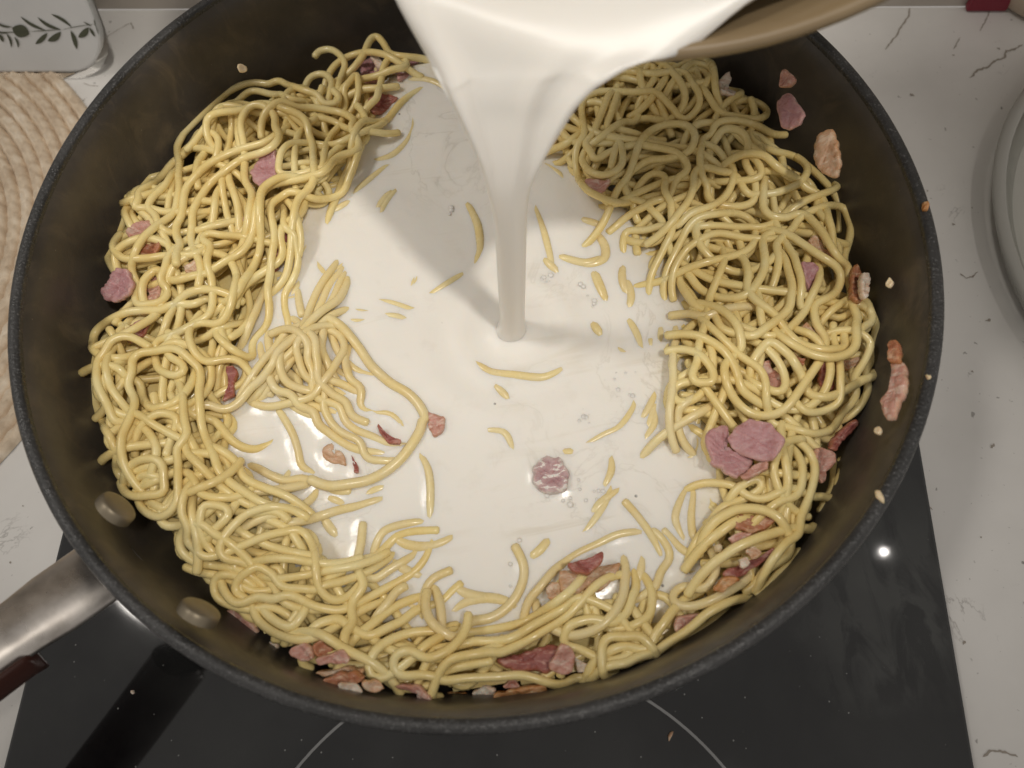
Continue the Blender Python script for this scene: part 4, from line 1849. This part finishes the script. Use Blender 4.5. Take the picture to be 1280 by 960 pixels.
# -- short stretches that just break the surface of the cream
SL = []
for tile, txt in (((300, 340), """780,190 900,190 1000,200 1130,240 1200,250
740,250 850,265 910,272
940,280 1040,295 1120,315
720,320 800,325 890,325
950,630 1030,590 1100,540
1130,740 1190,660 1260,570
770,720 770,640 790,580
1140,120 1160,60 1200,0"""), ((280, 180), """1040,480 1080,390 1150,300
660,930 740,850 850,760"""), ((300, 30), """880,910 1000,880 1100,800 1150,700 1160,600 1190,570"""),
        ((300, 500), """820,660 880,610 980,570
815,960 820,800"""), ((460, 640), """1090,300 1150,250 1200,190"""), ((680, 620), """320,110 380,50 450,0"""),
        ((720, 200), """130,480 190,560 190,650 100,690 0,680
130,750 190,900"""), ((800, 360), """70,330 70,400
140,260 130,390
180,350 180,500
240,250 230,430
110,740 80,850 50,930"""), ((820, 560), """120,540 120,420 200,240""")):
    for line in txt.split('\n'):
        SL.append(T(*tile, line))
K9 = 1280 / 440
for line in ("315,155 380,115 465,60", "500,380 560,420 650,432 740,440 790,425 830,400", "575,465 620,510", "550,630 610,640 640,690 640,715",
             "895,690 970,650 1030,620 1075,560 1085,520", "820,712 865,710", "1000,720 1000,780 975,840", "930,930 970,890 1040,840",
             "1065,230 1095,290 1120,360", "935,245 965,290", "1010,330 1065,360", "1150,530 1160,600 1120,670", "760,10 800,50", "935,60 980,155", "280,120 310,50"):
    SL.append(T(420, 320, line, K9))
for line in ("585,255 597,280 600,310 592,330", "470,262 490,238", "668,255 680,290 690,330", "700,320 730,328 752,322"):
    SL.append(P(line))
edge_zone = np.argwhere((blur(in_cream, 12) > .55) & (blur(in_cream, 22) < .93))
for _k in range(34):
    c0 = edge_zone[RNG.integers(0, len(edge_zone))]
    x0, y0 = xs[c0[1]], xs[c0[0]]
    if math.hypot(x0 - foot_xy[0], y0 - foot_xy[1]) < .03:
        continue
    a0 = math.atan2(y0, x0) + math.pi / 2 + RNG.normal(0, .55)
    ln, kk = RNG.uniform(.008, .028), RNG.normal(0, 40)
    tt = np.linspace(-.5, .5, 8) * ln
    SL.append(np.stack([x0 + np.cumsum(np.cos(a0 + kk * tt)) * ln / 8, y0 + np.cumsum(np.sin(a0 + kk * tt)) * ln / 8], 1))
for s in SL:
    world_xy = isinstance(s, np.ndarray)
    px = s if world_xy else smooth_prof(np.array(s), 8) if len(s) > 2 else np.array([np.array(s[0]) + (np.array(s[1]) - np.array(s[0])) * t for t in np.linspace(0, 1, 8)])
    p = np.c_[px, np.full(len(px), ZC)] if world_xy else un_many(px, ZC)
    q = resample(p, .0008)
    n = len(q)
    r = RNG.uniform(.0016, .0018)
    show = RNG.uniform(.0006, .0011)
    w = np.sin(np.linspace(0, math.pi, n)) ** .55
    zc = ZC - r + show * w
    t0 = q[0, :2] - q[1, :2]
    t1 = q[-1, :2] - q[-2, :2]
    t0 /= np.linalg.norm(t0)
    t1 /= np.linalg.norm(t1)
    k = np.arange(1, 8)
    pre = np.c_[q[0, 0] + t0[0] * k * .0008, q[0, 1] + t0[1] * k * .0008, ZC - r - .0003 * k][::-1]
    post = np.c_[q[-1, 0] + t1[0] * k * .0008, q[-1, 1] + t1[1] * k * .0008, ZC - r - .0003 * k]
    full = np.concatenate([pre, np.c_[q[:, :2], zc], post])
    strand_obj(full, r, "short sliver of spaghetti just breaking the surface of the cream", "spaghetti slivers breaking the cream surface", 'creamy')
    N_STRAND += 1
print('strands', N_STRAND)
STRAND_TODO = True

# -- filler and mound as one mass
filler = mesh_quads('spaghetti', np.concatenate(filler_V), np.concatenate(filler_Q), M['pasta'])
fo = obj('spaghetti', filler, None, 'tangled mass of spaghetti under the top strands in the pan', 'spaghetti', None, 'stuff')
step = 5
hb_ = HB[::step, ::step] - .0004
gxm, gym = GX[::step, ::step], GY[::step, ::step]
ny, nx = hb_.shape
use = (np.hypot(gxm, gym) < .1352) & (hb_ > .0145)
idx = np.arange(ny * nx).reshape(ny, nx)
qs = []
for i in range(ny - 1):
    for j in range(nx - 1):
        if use[i, j] and use[i + 1, j] and use[i, j + 1] and use[i + 1, j + 1]:
            qs.append((idx[i, j], idx[i, j + 1], idx[i + 1, j + 1], idx[i + 1, j]))
mv = np.stack([gxm.ravel(), gym.ravel(), hb_.ravel()], 1)
obj('sunken_mass', mesh_quads('sunken_mass', mv, qs, M['pasta']), fo, kind='stuff')

# ------------------------------------------------------------------ ham and bacon on top
Hm = np.where(blur(in_cream, 6) > .35, np.maximum(Hm, ZC - .0006), Hm)
for tile, kind, s, lab, on, lift in (
        ((100, 240), 'mauve', "145,660 180,600 240,505 315,515 345,600 335,670 250,735 168,715", "ruffled mauve ham piece resting against the left pan wall", 'heap', .0042),
        ((820, 460), 'pink', "640,640 750,625 745,675 680,695 590,745 560,720", "pink underside flap of the large ham pair at right", 'heap', .0028),
        ((820, 460), 'mauve', "318,470 380,405 480,385 492,450 445,500 540,555 642,618 622,672 540,742 470,702 410,642 355,622 368,570", "left of the two large mauve ham pieces on the right heap", 'heap', .0035),
        ((820, 460), 'mauve', "468,480 560,375 640,342 745,358 835,440 862,470 832,540 760,622 640,612 520,545", "right of the two large mauve ham pieces on the right heap", 'heap', .0042),
        ((860, 60), 'pink', "595,200 640,132 712,210 670,260 612,266", "upper small pinkish bacon chip stuck to the dark right wall", 'wall', 0),
        ((860, 60), 'mauve', "578,355 640,298 680,308 762,440 742,510 660,545 612,532 600,430", "mauve bacon flake on the dark upper right wall", 'wall', 0),
        ((860, 60), 'tan', "832,640 860,568 930,538 970,590 992,660 1012,760 980,862 900,845 848,770", "tan crisp edged bacon flake on the right pan wall", 'wall', 0),
        ((940, 340), 'brown', "895,450 960,438 978,520 962,590 898,590", "brown red bacon flake behind the salmon piece on the right wall", 'wall', 0),
        ((940, 340), 'pink', "918,600 980,588 1012,640 1028,740 990,840 930,945 882,965 848,890 890,800 940,680", "salmon bacon slice on the right wall beside the heap", 'wall', 0),
        ((940, 460), 'tan', "718,400 800,260 860,120 900,88 884,180 800,335 750,432", "long tan bacon strip at the foot of the right wall", 'heap', .0),
        ((940, 460), 'red', "498,540 560,455 640,378 682,338 672,412 600,502 540,555", "reddish bacon tongue on the wall below the right heap", 'heap', 0),
        ((940, 460), 'pink', "418,530 480,528 540,568 552,640 500,692 490,755 448,762 438,640", "ragged peach bacon scrap low on the right wall", 'heap', 0),
        ((880, 200), 'brown', "985,720 1010,698 1052,750 1060,850 1055,945 995,945", "brown bacon strip standing at the right heap's outer edge", 'heap', .001),
        ((880, 200), 'fat', "1050,755 1090,745 1115,790 1105,860 1070,940 1050,900", "white fat rind beside the brown strip at the right heap's edge", 'heap', .001),
        ((680, 50), 'fat', "1160,270 1220,232 1248,270 1232,320 1282,345 1262,372 1180,352", "white fat scrap on top of the upper right heap", 'heap', .0005),
        ((680, 620), 'tan', "95,510 180,492 330,478 400,458 505,462 452,562 380,622 300,592 220,642 118,642", "large translucent tan bacon slice at the cream's lower edge", 'heap', .0),
        ((680, 620), 'red', "148,460 230,428 330,398 392,372 382,440 330,492 270,522 178,497", "purple brown bacon tip above the large tan slice in the cream", 'cream', .0012),
        ((520, 720), 'red', "540,570 620,528 780,488 945,458 972,560 900,640 760,625 620,622", "deep pink bacon strip above the lowest long strand", 'heap', .0005),
        ((520, 720), 'pink', "955,460 1042,468 1064,560 1045,640 965,662 885,605", "pale pink fatty fold beside the deep pink strip", 'heap', .0008),
        ((520, 720), 'fat', "1055,540 1130,578 1195,590 1142,642 1068,645", "small whitish fat end right of the pink fold", 'heap', .0003),
        ((520, 720), 'pink', "-60,770 0,750 60,768 112,810 60,852 -50,850", "pinkish orange bacon scrap along the near wall", 'heap', .0),
        ((520, 720), 'orange', "98,800 240,785 332,775 362,852 250,862 128,852", "orange fried bacon edge along the near wall", 'heap', .0),
        ((520, 720), 'fat', "375,770 460,738 545,748 522,822 398,842", "whitish fat lump between orange bacon scraps at the near wall", 'heap', .0003),
        ((520, 720), 'orange', "530,780 640,758 780,738 872,728 882,790 760,812 600,835 535,825", "orange brown bacon rind, last of the row along the near wall", 'heap', .0),
        ((300, 740), 'brown', "185,450 260,418 340,448 462,480 515,500 452,572 350,542 258,512", "pinkish brown bacon slab, leftmost along the near wall", 'heap', .0),
        ((300, 740), 'pink', "325,390 400,348 462,368 505,440 430,462 345,432", "pale pink bacon curl above the leftmost brown slab", 'heap', .0012),
        ((300, 740), 'pink', "505,440 600,428 682,385 735,440 712,492 600,482 515,492", "pale pink bacon frill next to the red brown bit", 'heap', .001),
        ((300, 740), 'tan', "515,520 640,508 822,498 835,530 720,535 560,565", "pale tan bacon strip lying straight along the near heap", 'heap', .0005),
        ((300, 740), 'brown', "565,580 640,538 740,538 845,558 802,602 680,622 618,645", "brown red bacon slab below the straight tan strip", 'heap', .0),
        ((300, 740), 'fat', "655,610 792,608 825,670 740,685 668,652", "yellowish fat chunk at the near wall", 'heap', .0),
        ((300, 740), 'tan', "818,590 920,588 975,640 900,672 838,652", "tan bacon knob right of the yellowish fat chunk", 'heap', .0),
        ((300, 740), 'fat', "125,360 200,318 262,350 245,422 178,425", "creamy white fat curl at the lower left wall", 'heap', .0),
        ((300, 740), 'orange', "945,690 1040,648 1172,658 1185,722 1060,735 965,722", "orange bacon strip under the folded loop at the near wall", 'heap', .0),
        ((300, 740), 'pink', "1040,620 1150,608 1265,680 1285,742 1180,765 1195,690", "pink bacon flap above the orange strip at the near wall", 'heap', .0008),
        ((240, 640), 'pink', "188,680 260,648 342,668 425,760 445,800 350,815 248,782 196,742", "pink ham flake beside the lower rivet", 'heap', .0),
        ((130, 560), 'fat', "285,570 380,548 445,600 495,660 472,705 400,642 318,602", "pale frilly fat scrap on the wall between the two rivets", 'heap', .0),
        ((820, 560), 'tan', "585,690 660,658 705,700 640,755", "tan garlic like nub on the dark red strip", 'heap', .0005),
        ((820, 560), 'fat', "540,740 600,728 625,770 572,805", "white curd of fat on the dark red strip", 'heap', .0008),
        ((300, 500), 'tan', "558,330 620,278 682,350 715,442 640,422 558,392", "pale brown ham scrap floating at the cream's left side", 'cream', .0006),
        ((300, 500), 'red', "918,168 980,215 1078,278 1065,302 980,275 928,215", "dark plum ham sliver between floating strands", 'cream', .0006),
        ((300, 500), 'red', "735,358 785,420 790,492 758,482", "narrow dark ham sliver standing in the cream", 'cream', .0006),
):
    meat(T(*tile, s), kind, lab, 'ham' if 'ham' in lab else 'bacon', on='wall' if on == 'wall' else 'heap', lift=lift)
meat(T(420, 320, "332,568 370,578 398,588 388,640 355,658 338,620", K9), 'pink', "little pink ham scrap floating in the cream outside the loop", 'ham', thick=.0026, lift=.0012, curl=.0003)

meat(T(420, 320, "715,765 755,728 820,735 848,790 838,852 762,862 724,832", K9), 'coated', "cream coated plum ham cube floating right of the pool's centre", 'ham', thick=.0050, lift=.0010, curl=.0001)
for q, w in (((782, 762), 10), ((800, 828), 12), ((742, 790), 7)):
    pass

# ------------------------------------------------------------------ the cream in the pan
bcw = blur(in_cream, 9)
step = 3
sub = slice(0, NG, step)
gxm, gym = GX[sub, sub], GY[sub, sub]
cm = blur(in_cream, 12)[sub, sub]
use = (cm > .10) & (np.hypot(gxm, gym) < .131)
foot = un((641, 411), ZC)
zz = np.full(gxm.shape, ZC)
wob = blur(RNG.normal(0, 1, (NG, NG)), 14, 3)
wob = wob / wob.std()
wob2 = blur(RNG.normal(0, 1, (NG, NG)), 4, 3)
wob2 = wob2 / wob2.std()
zz = zz + (wob * .00034 + wob2 * .00007)[sub, sub]
# meniscus: the cream creeps up on whatever sticks out of it
hh = blur(np.clip(Hm - ZC + .001, 0, .0022), 2)[sub, sub]
zz = zz + hh * .42
fd = np.hypot(gxm - foot[0], gym - foot[1])
zz = zz + .0011 * np.exp(-(fd / .0065) ** 2) - .0007 * np.exp(-((fd - .012) / .004) ** 2) + .0005 * np.exp(-((fd - .019) / .0035) ** 2) - .0003 * np.exp(-((fd - .026) / .004) ** 2) + .0002 * np.exp(-((fd - .033) / .004) ** 2)
# the edge thins out
zz = zz - .003 * np.clip((.30 - cm) / .2, 0, 1)
ny, nx = zz.shape
idx = np.arange(ny * nx).reshape(ny, nx)
m4 = use[:-1, :-1] & use[1:, :-1] & use[:-1, 1:] & use[1:, 1:]
a, b = np.nonzero(m4)
qs = np.stack([idx[a, b], idx[a, b + 1], idx[a + 1, b + 1], idx[a + 1, b]], 1)
allv = np.stack([gxm.ravel(), gym.ravel(), zz.ravel()], 1)
used = np.unique(qs)
remap = np.full(len(allv), -1)
remap[used] = np.arange(len(used))
cc = np.array([foot[0], foot[1], ZC])
cream_me = mesh_quads('cream', local(allv[used], cc), remap[qs], M['cream'])
cream_at = cream_me.attributes.new('thin', 'FLOAT', 'POINT')
cream_at.data.foreach_set('value', np.clip((.86 - blur(in_cream, 14)[sub, sub].ravel()[used]) / .6, 0, 1).astype(np.float32))
obj('cream', cream_me, None, 'pool of white cream spreading over the spaghetti in the pan', 'cream', loc=tuple(cc))

bubV, bubQ, nb = [], [], 0
cream_o = bpy.data.objects['cream']
for cx, cy, sp, cnt in ((790, 485, 34, 22), (730, 520, 20, 8), (705, 615, 22, 7), (740, 615, 16, 6), (680, 352, 12, 7), (735, 372, 20, 7), (560, 262, 10, 3), (450, 600, 25, 8), (830, 640, 14, 4), (640, 690, 30, 4)):
    for _ in range(cnt):
        p0 = un((cx + RNG.normal(0, sp * .5), cy + RNG.normal(0, sp * .6)), ZC)
        r0 = RNG.uniform(.0003, .0010)
        pf = [(r0 * math.cos(a), r0 * .55 * math.sin(a) - .0001) for a in np.linspace(-.2, math.pi / 2 - .02, 6)]
        a = np.linspace(0, 2 * math.pi, 12, endpoint=False)
        for rr_, zz_ in pf:
            bubV.append(np.stack([p0[0] + rr_ * np.cos(a), p0[1] + rr_ * np.sin(a), np.full(12, ZC + .0001 + zz_)], 1))
        for i in range(5):
            for j in range(12):
                bubQ.append((nb + i * 12 + j, nb + i * 12 + (j + 1) % 12, nb + (i + 1) * 12 + (j + 1) % 12, nb + (i + 1) * 12 + j))
        nb += 72
obj('bubbles', mesh_quads('bubbles', local(np.concatenate(bubV), cc), bubQ, M['stream']), cream_o, kind='stuff')

# ------------------------------------------------------------------ bowl that pours
LZ = .147
BR, BD = .105, .072
PHI, AZ = math.radians(58), .20
LP = un((800, 57), LZ)
ba = np.array([math.sin(AZ), math.cos(AZ), 0])
be1 = np.array([math.cos(AZ), -math.sin(AZ), 0])
be2 = math.cos(PHI) * ba + math.sin(PHI) * np.array([0, 0, 1.0])
bn = np.cross(be1, be2)
if bn @ np.array([0, -1, 1]) < 0:
    bn = -bn
BC = LP + BR * be2


def rim_pt(th, r=BR):
    return BC - r * math.cos(th) * be2 + r * math.sin(th) * be1


def px_of(p):
    v = np.asarray(p) - CAM
    return 640 + F * (v @ CA) / (v @ CF), 480 - F * (v @ CB) / (v @ CF)


th_in = np.linspace(0, math.pi / 2, 16)
prof = [(BR * math.sin(t), -BD * math.cos(t)) for t in th_in]              # inside, bottom to rim
prof += [(BR + .0008, .0010), (BR + .0024, .0012), (BR + .0036, .0), (BR + .0032, -.002)]
prof += [((BR + .003) * math.sin(t), -(BD + .003) * math.cos(t)) for t in th_in[::-1][1:]]
prof[0] = (.0001, prof[0][1])
prof[-1] = (.0001, prof[-1][1])
bowl = empty('bowl', tuple(BC - bn * BD), 'tan bowl tipped over the pan, cream running off its rim', 'bowl')
obj('shell', lathe('shell', prof, 120, M['bowl'], local(BC, bowl.location), (be1, be2, bn)), bowl)
ft = [(.030, -BD + .003), (.034, -BD - .004), (.034, -BD - .008), (.030, -BD - .008), (.029, -BD - .003)]
obj('foot', lathe('foot', ft, 64, M['bowl'], local(BC, bowl.location), (be1, be2, bn)), bowl)

# the falling sheet of cream
ROWS = [(423, 606, 676), (417, 615, 667), (411, 621, 660.5), (403, 624, 657), (390, 624.5, 656), (350, 622, 657), (300, 619, 658), (262, 614, 660), (230, 606, 665), (200, 597, 680), (172, 584, 697),
        (145, 571, 714), (120, 558, 734), (98, 547, 760), (80, 538, 790)]


def ycurve(z):
    return foot[1] + .0100 * max(0, (z - .085) / .065) ** 2.6


def z_for(q, dy):
    lo, hi = ZC - .004, .175
    for _ in range(40):
        mid = (lo + hi) / 2
        if un(q, mid)[1] - ycurve(mid) - dy > 0:
            lo = mid
        else:
            hi = mid
    return mid


NU = 22
us = np.linspace(-1, 1, NU)
secs = []
for row, l, r in ROWS:
    k = max(0, (r - l - 40) / 212.0) if row < 380 else 0
    za, zb = z_for((l, row), .0085 * k), z_for((r, row), -.0015 * k)
    a, b = un((l, row), za), un((r, row), zb)
    w = np.linalg.norm(b - a) / 2
    secs.append((a, b, w, (za + zb) / 2))
th_l = next(t for t in np.linspace(0, -1.4, 300) if px_of(rim_pt(t))[0] < 488)
th_r = next(t for t in np.linspace(0, 1.4, 300) if px_of(rim_pt(t))[0] > 858)
print('rim left', px_of(rim_pt(th_l)), 'right', px_of(rim_pt(th_r)), [tuple(round(c) for c in px_of(rim_pt(t))) for t in (-.9, -.6, -.3, 0, .3, .6, .8)], 'top row z', secs[-1][3])
V = []
w0 = secs[4][2]
fwd = np.array([0, -1.0, 0])
lines = []
for a, b, w, z in secs:
    side = (b - a) / np.linalg.norm(b - a)
    fr_ = np.cross(side, [0, 0, 1.0])
    if fr_[1] > 0:
        fr_ = -fr_
    flat = np.clip(w0 / w, .05, 1)
    k = np.clip((w / w0 - 1.0) / 2.0, 0, 1) if z > .06 else 0.0
    flat = flat if z > .06 else 1.0
    core = np.sqrt(np.clip(1 - us ** 2, 0, 1))
    roll = np.exp(-((np.abs(us) - .80) / .13) ** 2) + .22 * np.exp(-((us - .18) / .12) ** 2)
    t = core * (w * flat * (1 - k) + k * (.0012 + .0055 * roll))
    c = a[None] + (b - a)[None] * ((us[:, None] + 1) / 2)
    lines.append((c, fr_, t))
# upper rows: blend from the last section to the rim and on into the bowl
rimc = np.array([rim_pt(th_l + (th_r - th_l) * (u + 1) / 2, BR + .0015) for u in us])
core = np.sqrt(np.clip(1 - us ** 2, 0, 1))
nrm = np.array([0, -.75, .65])
rimt = rimc.copy()
rimt[:, 2] += core * .0020
lines.append((rimt, nrm, core * .0012 + .0004))
# into the bowl: the surface of the cream behind the lip
pool_z = float(LP[2]) + .0075
ss = np.linspace(-.12, .12, 600)
for d in (.010, .018, .030, .045, .062, .080, .100, .120, .14):
    zl = pool_z - .0022 * math.exp(-(d - .010) / .008)
    o_ = np.array([LP[0], LP[1], zl]) + ba * d
    pt = o_[None] + ss[:, None] * be1[None]
    l = pt - BC
    h_ = l @ bn
    ok_ = ((l @ be1) ** 2 + (l @ be2) ** 2) / BR ** 2 + (h_ / BD) ** 2 < .992
    ok_ &= h_ < .0
    if ok_.sum() < 6:
        break
    s0, s1 = ss[ok_].min(), ss[ok_].max()
    if d < .02:          # the lip of the pour: no wider than the stream it feeds
        f_ = (d - .0) / .02
        s0 = max(s0, (rimt[0] - LP) @ be1 * (1 - f_) + s0 * f_)
        s1 = min(s1, (rimt[-1] - LP) @ be1 * (1 - f_) + s1 * f_)
    pts = o_[None] + (s0 + (s1 - s0) * (us[:, None] + 1) / 2) * be1[None]
    lines.append((pts, np.array([0, -.05, 1.0]), .0008 + 0 * us))
NV2 = 2 * NU
qs = []
for li, (c, f_, t) in enumerate(lines):
    fr_p = c + f_[None] * t[:, None]
    bk_p = c - f_[None] * (t * .8)[:, None]
    V.append(np.concatenate([fr_p, bk_p[::-1]]))
V = np.array(V)
# smooth resampling along the fall
Vs = np.concatenate([smooth_prof(V[:, k, :], 5)[:, None, :] for k in range(NV2)], 1)
ns = len(Vs)
for i in range(ns - 1):
    for j in range(NV2):
        k = (j + 1) % NV2
        qs.append((i * NV2 + j, i * NV2 + k, (i + 1) * NV2 + k, (i + 1) * NV2 + j))
Vf = Vs.reshape(-1, 3)
obj('cream_stream', mesh_quads('cream_stream', local(Vf, foot), qs, M['stream']), None, 'thick stream of cream pouring down from the tan bowl', 'cream', loc=tuple(foot))

# ------------------------------------------------------------------ crumbs
def crumb(px, on, label, cat='crumb', kind='garlic', th=.0012, lift=0):
    if on == 'wall':
        o = meat(px, kind, label, cat, th, 'wall', 0, 'crumb', .0002, group=None)
    else:
        p3 = un_many(px, on + th * .6)
        c = p3.mean(0)
        rs = np.random.default_rng(int(c[0] * 1e5) % 9999)
        e = ragged(p3[:, :2], .00012, rs, .0006)
        n = len(e)
        cen = e.mean(0)
        V, fc = [], []
        for f, h in ((.9, -th * .6), (1, -.1 * th), (.75, .35 * th), (.35, .5 * th)):
            V.append(np.c_[cen + (e - cen) * f, np.full(n, c[2] + h) + rs.normal(0, th * .08, n)])
        V = np.concatenate(V + [np.array([[cen[0], cen[1], c[2] + th * .5]])])
        for i in range(3):
            for j in range(n):
                fc.append((i * n + j, i * n + (j + 1) % n, (i + 1) * n + (j + 1) % n, (i + 1) * n + j))
        for j in range(n):
            fc.append((3 * n + j, 3 * n + (j + 1) % n, len(V) - 1))
        fc.append(tuple(range(n))[::-1])
        a = np.sum(e[:, 0] * np.roll(e[:, 1], -1) - np.roll(e[:, 0], -1) * e[:, 1])
        if a < 0:
            fc = [f[::-1] for f in fc]
        o = obj('crumb', mesh_np('crumb', local(V, c), fc, M[kind]), None, label, cat, None, loc=tuple(c))
    return o


crumb(P("298,81 304,79 310,84 308,89 300,89"), 'wall', 'white garlic crumb on the upper left pan wall')
crumb(P("1108,349 1112,344 1117,351 1112,360 1107,357"), 'wall', 'yellowish garlic crumb on the far right pan wall')
crumb(P("1093,535 1098,532 1101,537 1098,542 1093,540"), 'wall', 'round yellow garlic crumb beside the tan bacon strip')
crumb(P("1094,613 1100,612 1105,622 1106,630 1100,626 1095,621"), .0712, 'pale flaky crumb on the pan rim at lower right')
crumb(P("1157,468 1163,469 1165,473 1160,475"), .0712, 'white speck of garlic on the right pan rim')
crumb(P("1153,253 1158,251 1162,256 1160,263 1154,262"), .0712, 'orange brown crumb on the upper right pan rim', kind='orange', th=.002)
crumb(P("835,920 838,914 842,914 840,921 836,928"), HZ, 'tan crumb lying on the hob near the pan', kind='tan')
crumb(P("164,863 167,863 167,868 164,868"), HZ, 'tiny white speck on the hob below the handle', kind='fat')
crumb(P("893,681 900,679 904,684 901,690 894,689"), .0485, 'pale round garlic bit beside the arched strand', th=.003)

# ------------------------------------------------------------------ tell every strand apart by its shape and what lies next to it
CUT = (' under', ' at ', ' below', ' above', ' beside', ' wedged', ' on ', ' in ', ' stuck', ' among', ' deep', ' inside', ' hanging', ' floating', ' behind', ' next',
       ' lying', ' standing', ' framed', ' between', ' against', ' resting', ' touching', ' by ', ' with ', ' peeping', ' seen', ' right', ' near', ',', ' along', ' low', ' outside',
       ' of ', ' beneath', ' over', ' around')
marks = {}
for o in list(SC.objects):
    if o.get('category') in ('bacon', 'ham', 'crumb') and o.get('label'):
        l = o['label']
        cut = min([l.find(c) for c in CUT if l.find(c) > 0] + [len(l)])
        marks.setdefault(l[:cut], []).append(px_of(o.location))
marks = {k: v[0] for k, v in marks.items() if len(v) == 1 and 3 <= len(k.split()) <= 4 and len(k) < 34}
marks['upper rivet'] = (150, 631)
marks['lower rivet'] = (253, 759)
marks['foot of the cream stream'] = (640, 415)
mk = list(marks)
MP = np.array([marks[k] for k in mk])
todo = {}
for o in SC.objects:
    if o.name.split('.')[0] != 'spaghetti_strand' or not o.get('group'):
        continue
    n = len(o.data.vertices) // 9
    co = np.empty(len(o.data.vertices) * 3, np.float32)
    o.data.vertices.foreach_get('co', co)
    ax_ = co.reshape(n, 9, 3).mean(1)[2:-2] + np.array(o.location)
    pp = np.array([px_of(p) for p in ax_])
    sg = np.diff(ax_[:, :2], axis=0)
    L = np.linalg.norm(sg, axis=1).sum()
    an = np.unwrap(np.arctan2(sg[:, 1], sg[:, 0]))
    turn = abs(np.degrees(np.abs(np.diff(gsm(an, 2))).sum()))
    shape = 'coiled' if turn > 330 else 'looping' if turn > 190 else 'curving' if turn > 100 else 'bent' if turn > 45 else 'straight'
    size = 'short ' if L < .035 else 'long ' if L > .09 else ''
    mid = pp[len(pp) // 2]
    sliver = 'sliver' in o['label']
    d = np.linalg.norm(MP - mid, axis=1)
    k = int(d.argmin())
    v = mid - MP[k]
    a = math.degrees(math.atan2(-v[1], v[0])) % 360
    word = ('right of', 'upper right of', 'above', 'upper left of', 'left of', 'lower left of', 'below', 'lower right of')[int(((a + 22.5) % 360) // 45)]
    noun = 'spaghetti sliver in the cream' if sliver else 'spaghetti strand'
    todo.setdefault((('' if sliver else size) + shape, noun, word, mk[k]), []).append((d[k], o))
ORD = ('nearest', 'second nearest', 'third nearest', 'fourth nearest', 'fifth nearest', 'sixth nearest', 'seventh nearest', 'eighth nearest', 'ninth nearest')
for (sh, noun, word, m_), lst in todo.items():
    lst.sort(key=lambda e: e[0])
    for i, (d, o) in enumerate(lst):
        pre = '' if len(lst) == 1 else ORD[min(i, 8)] + ' '
        lab_ = f'{pre}{sh} {noun} {word} the {m_}'
        if len(lab_.split()) > 16:
            lab_ = lab_.replace('spaghetti sliver in the cream', 'sliver in the cream').replace(' nearest ', ' ', 1) if len(lab_.split()) < 18 else lab_.replace('spaghetti sliver in the cream', 'spaghetti sliver')
        o['label'] = lab_
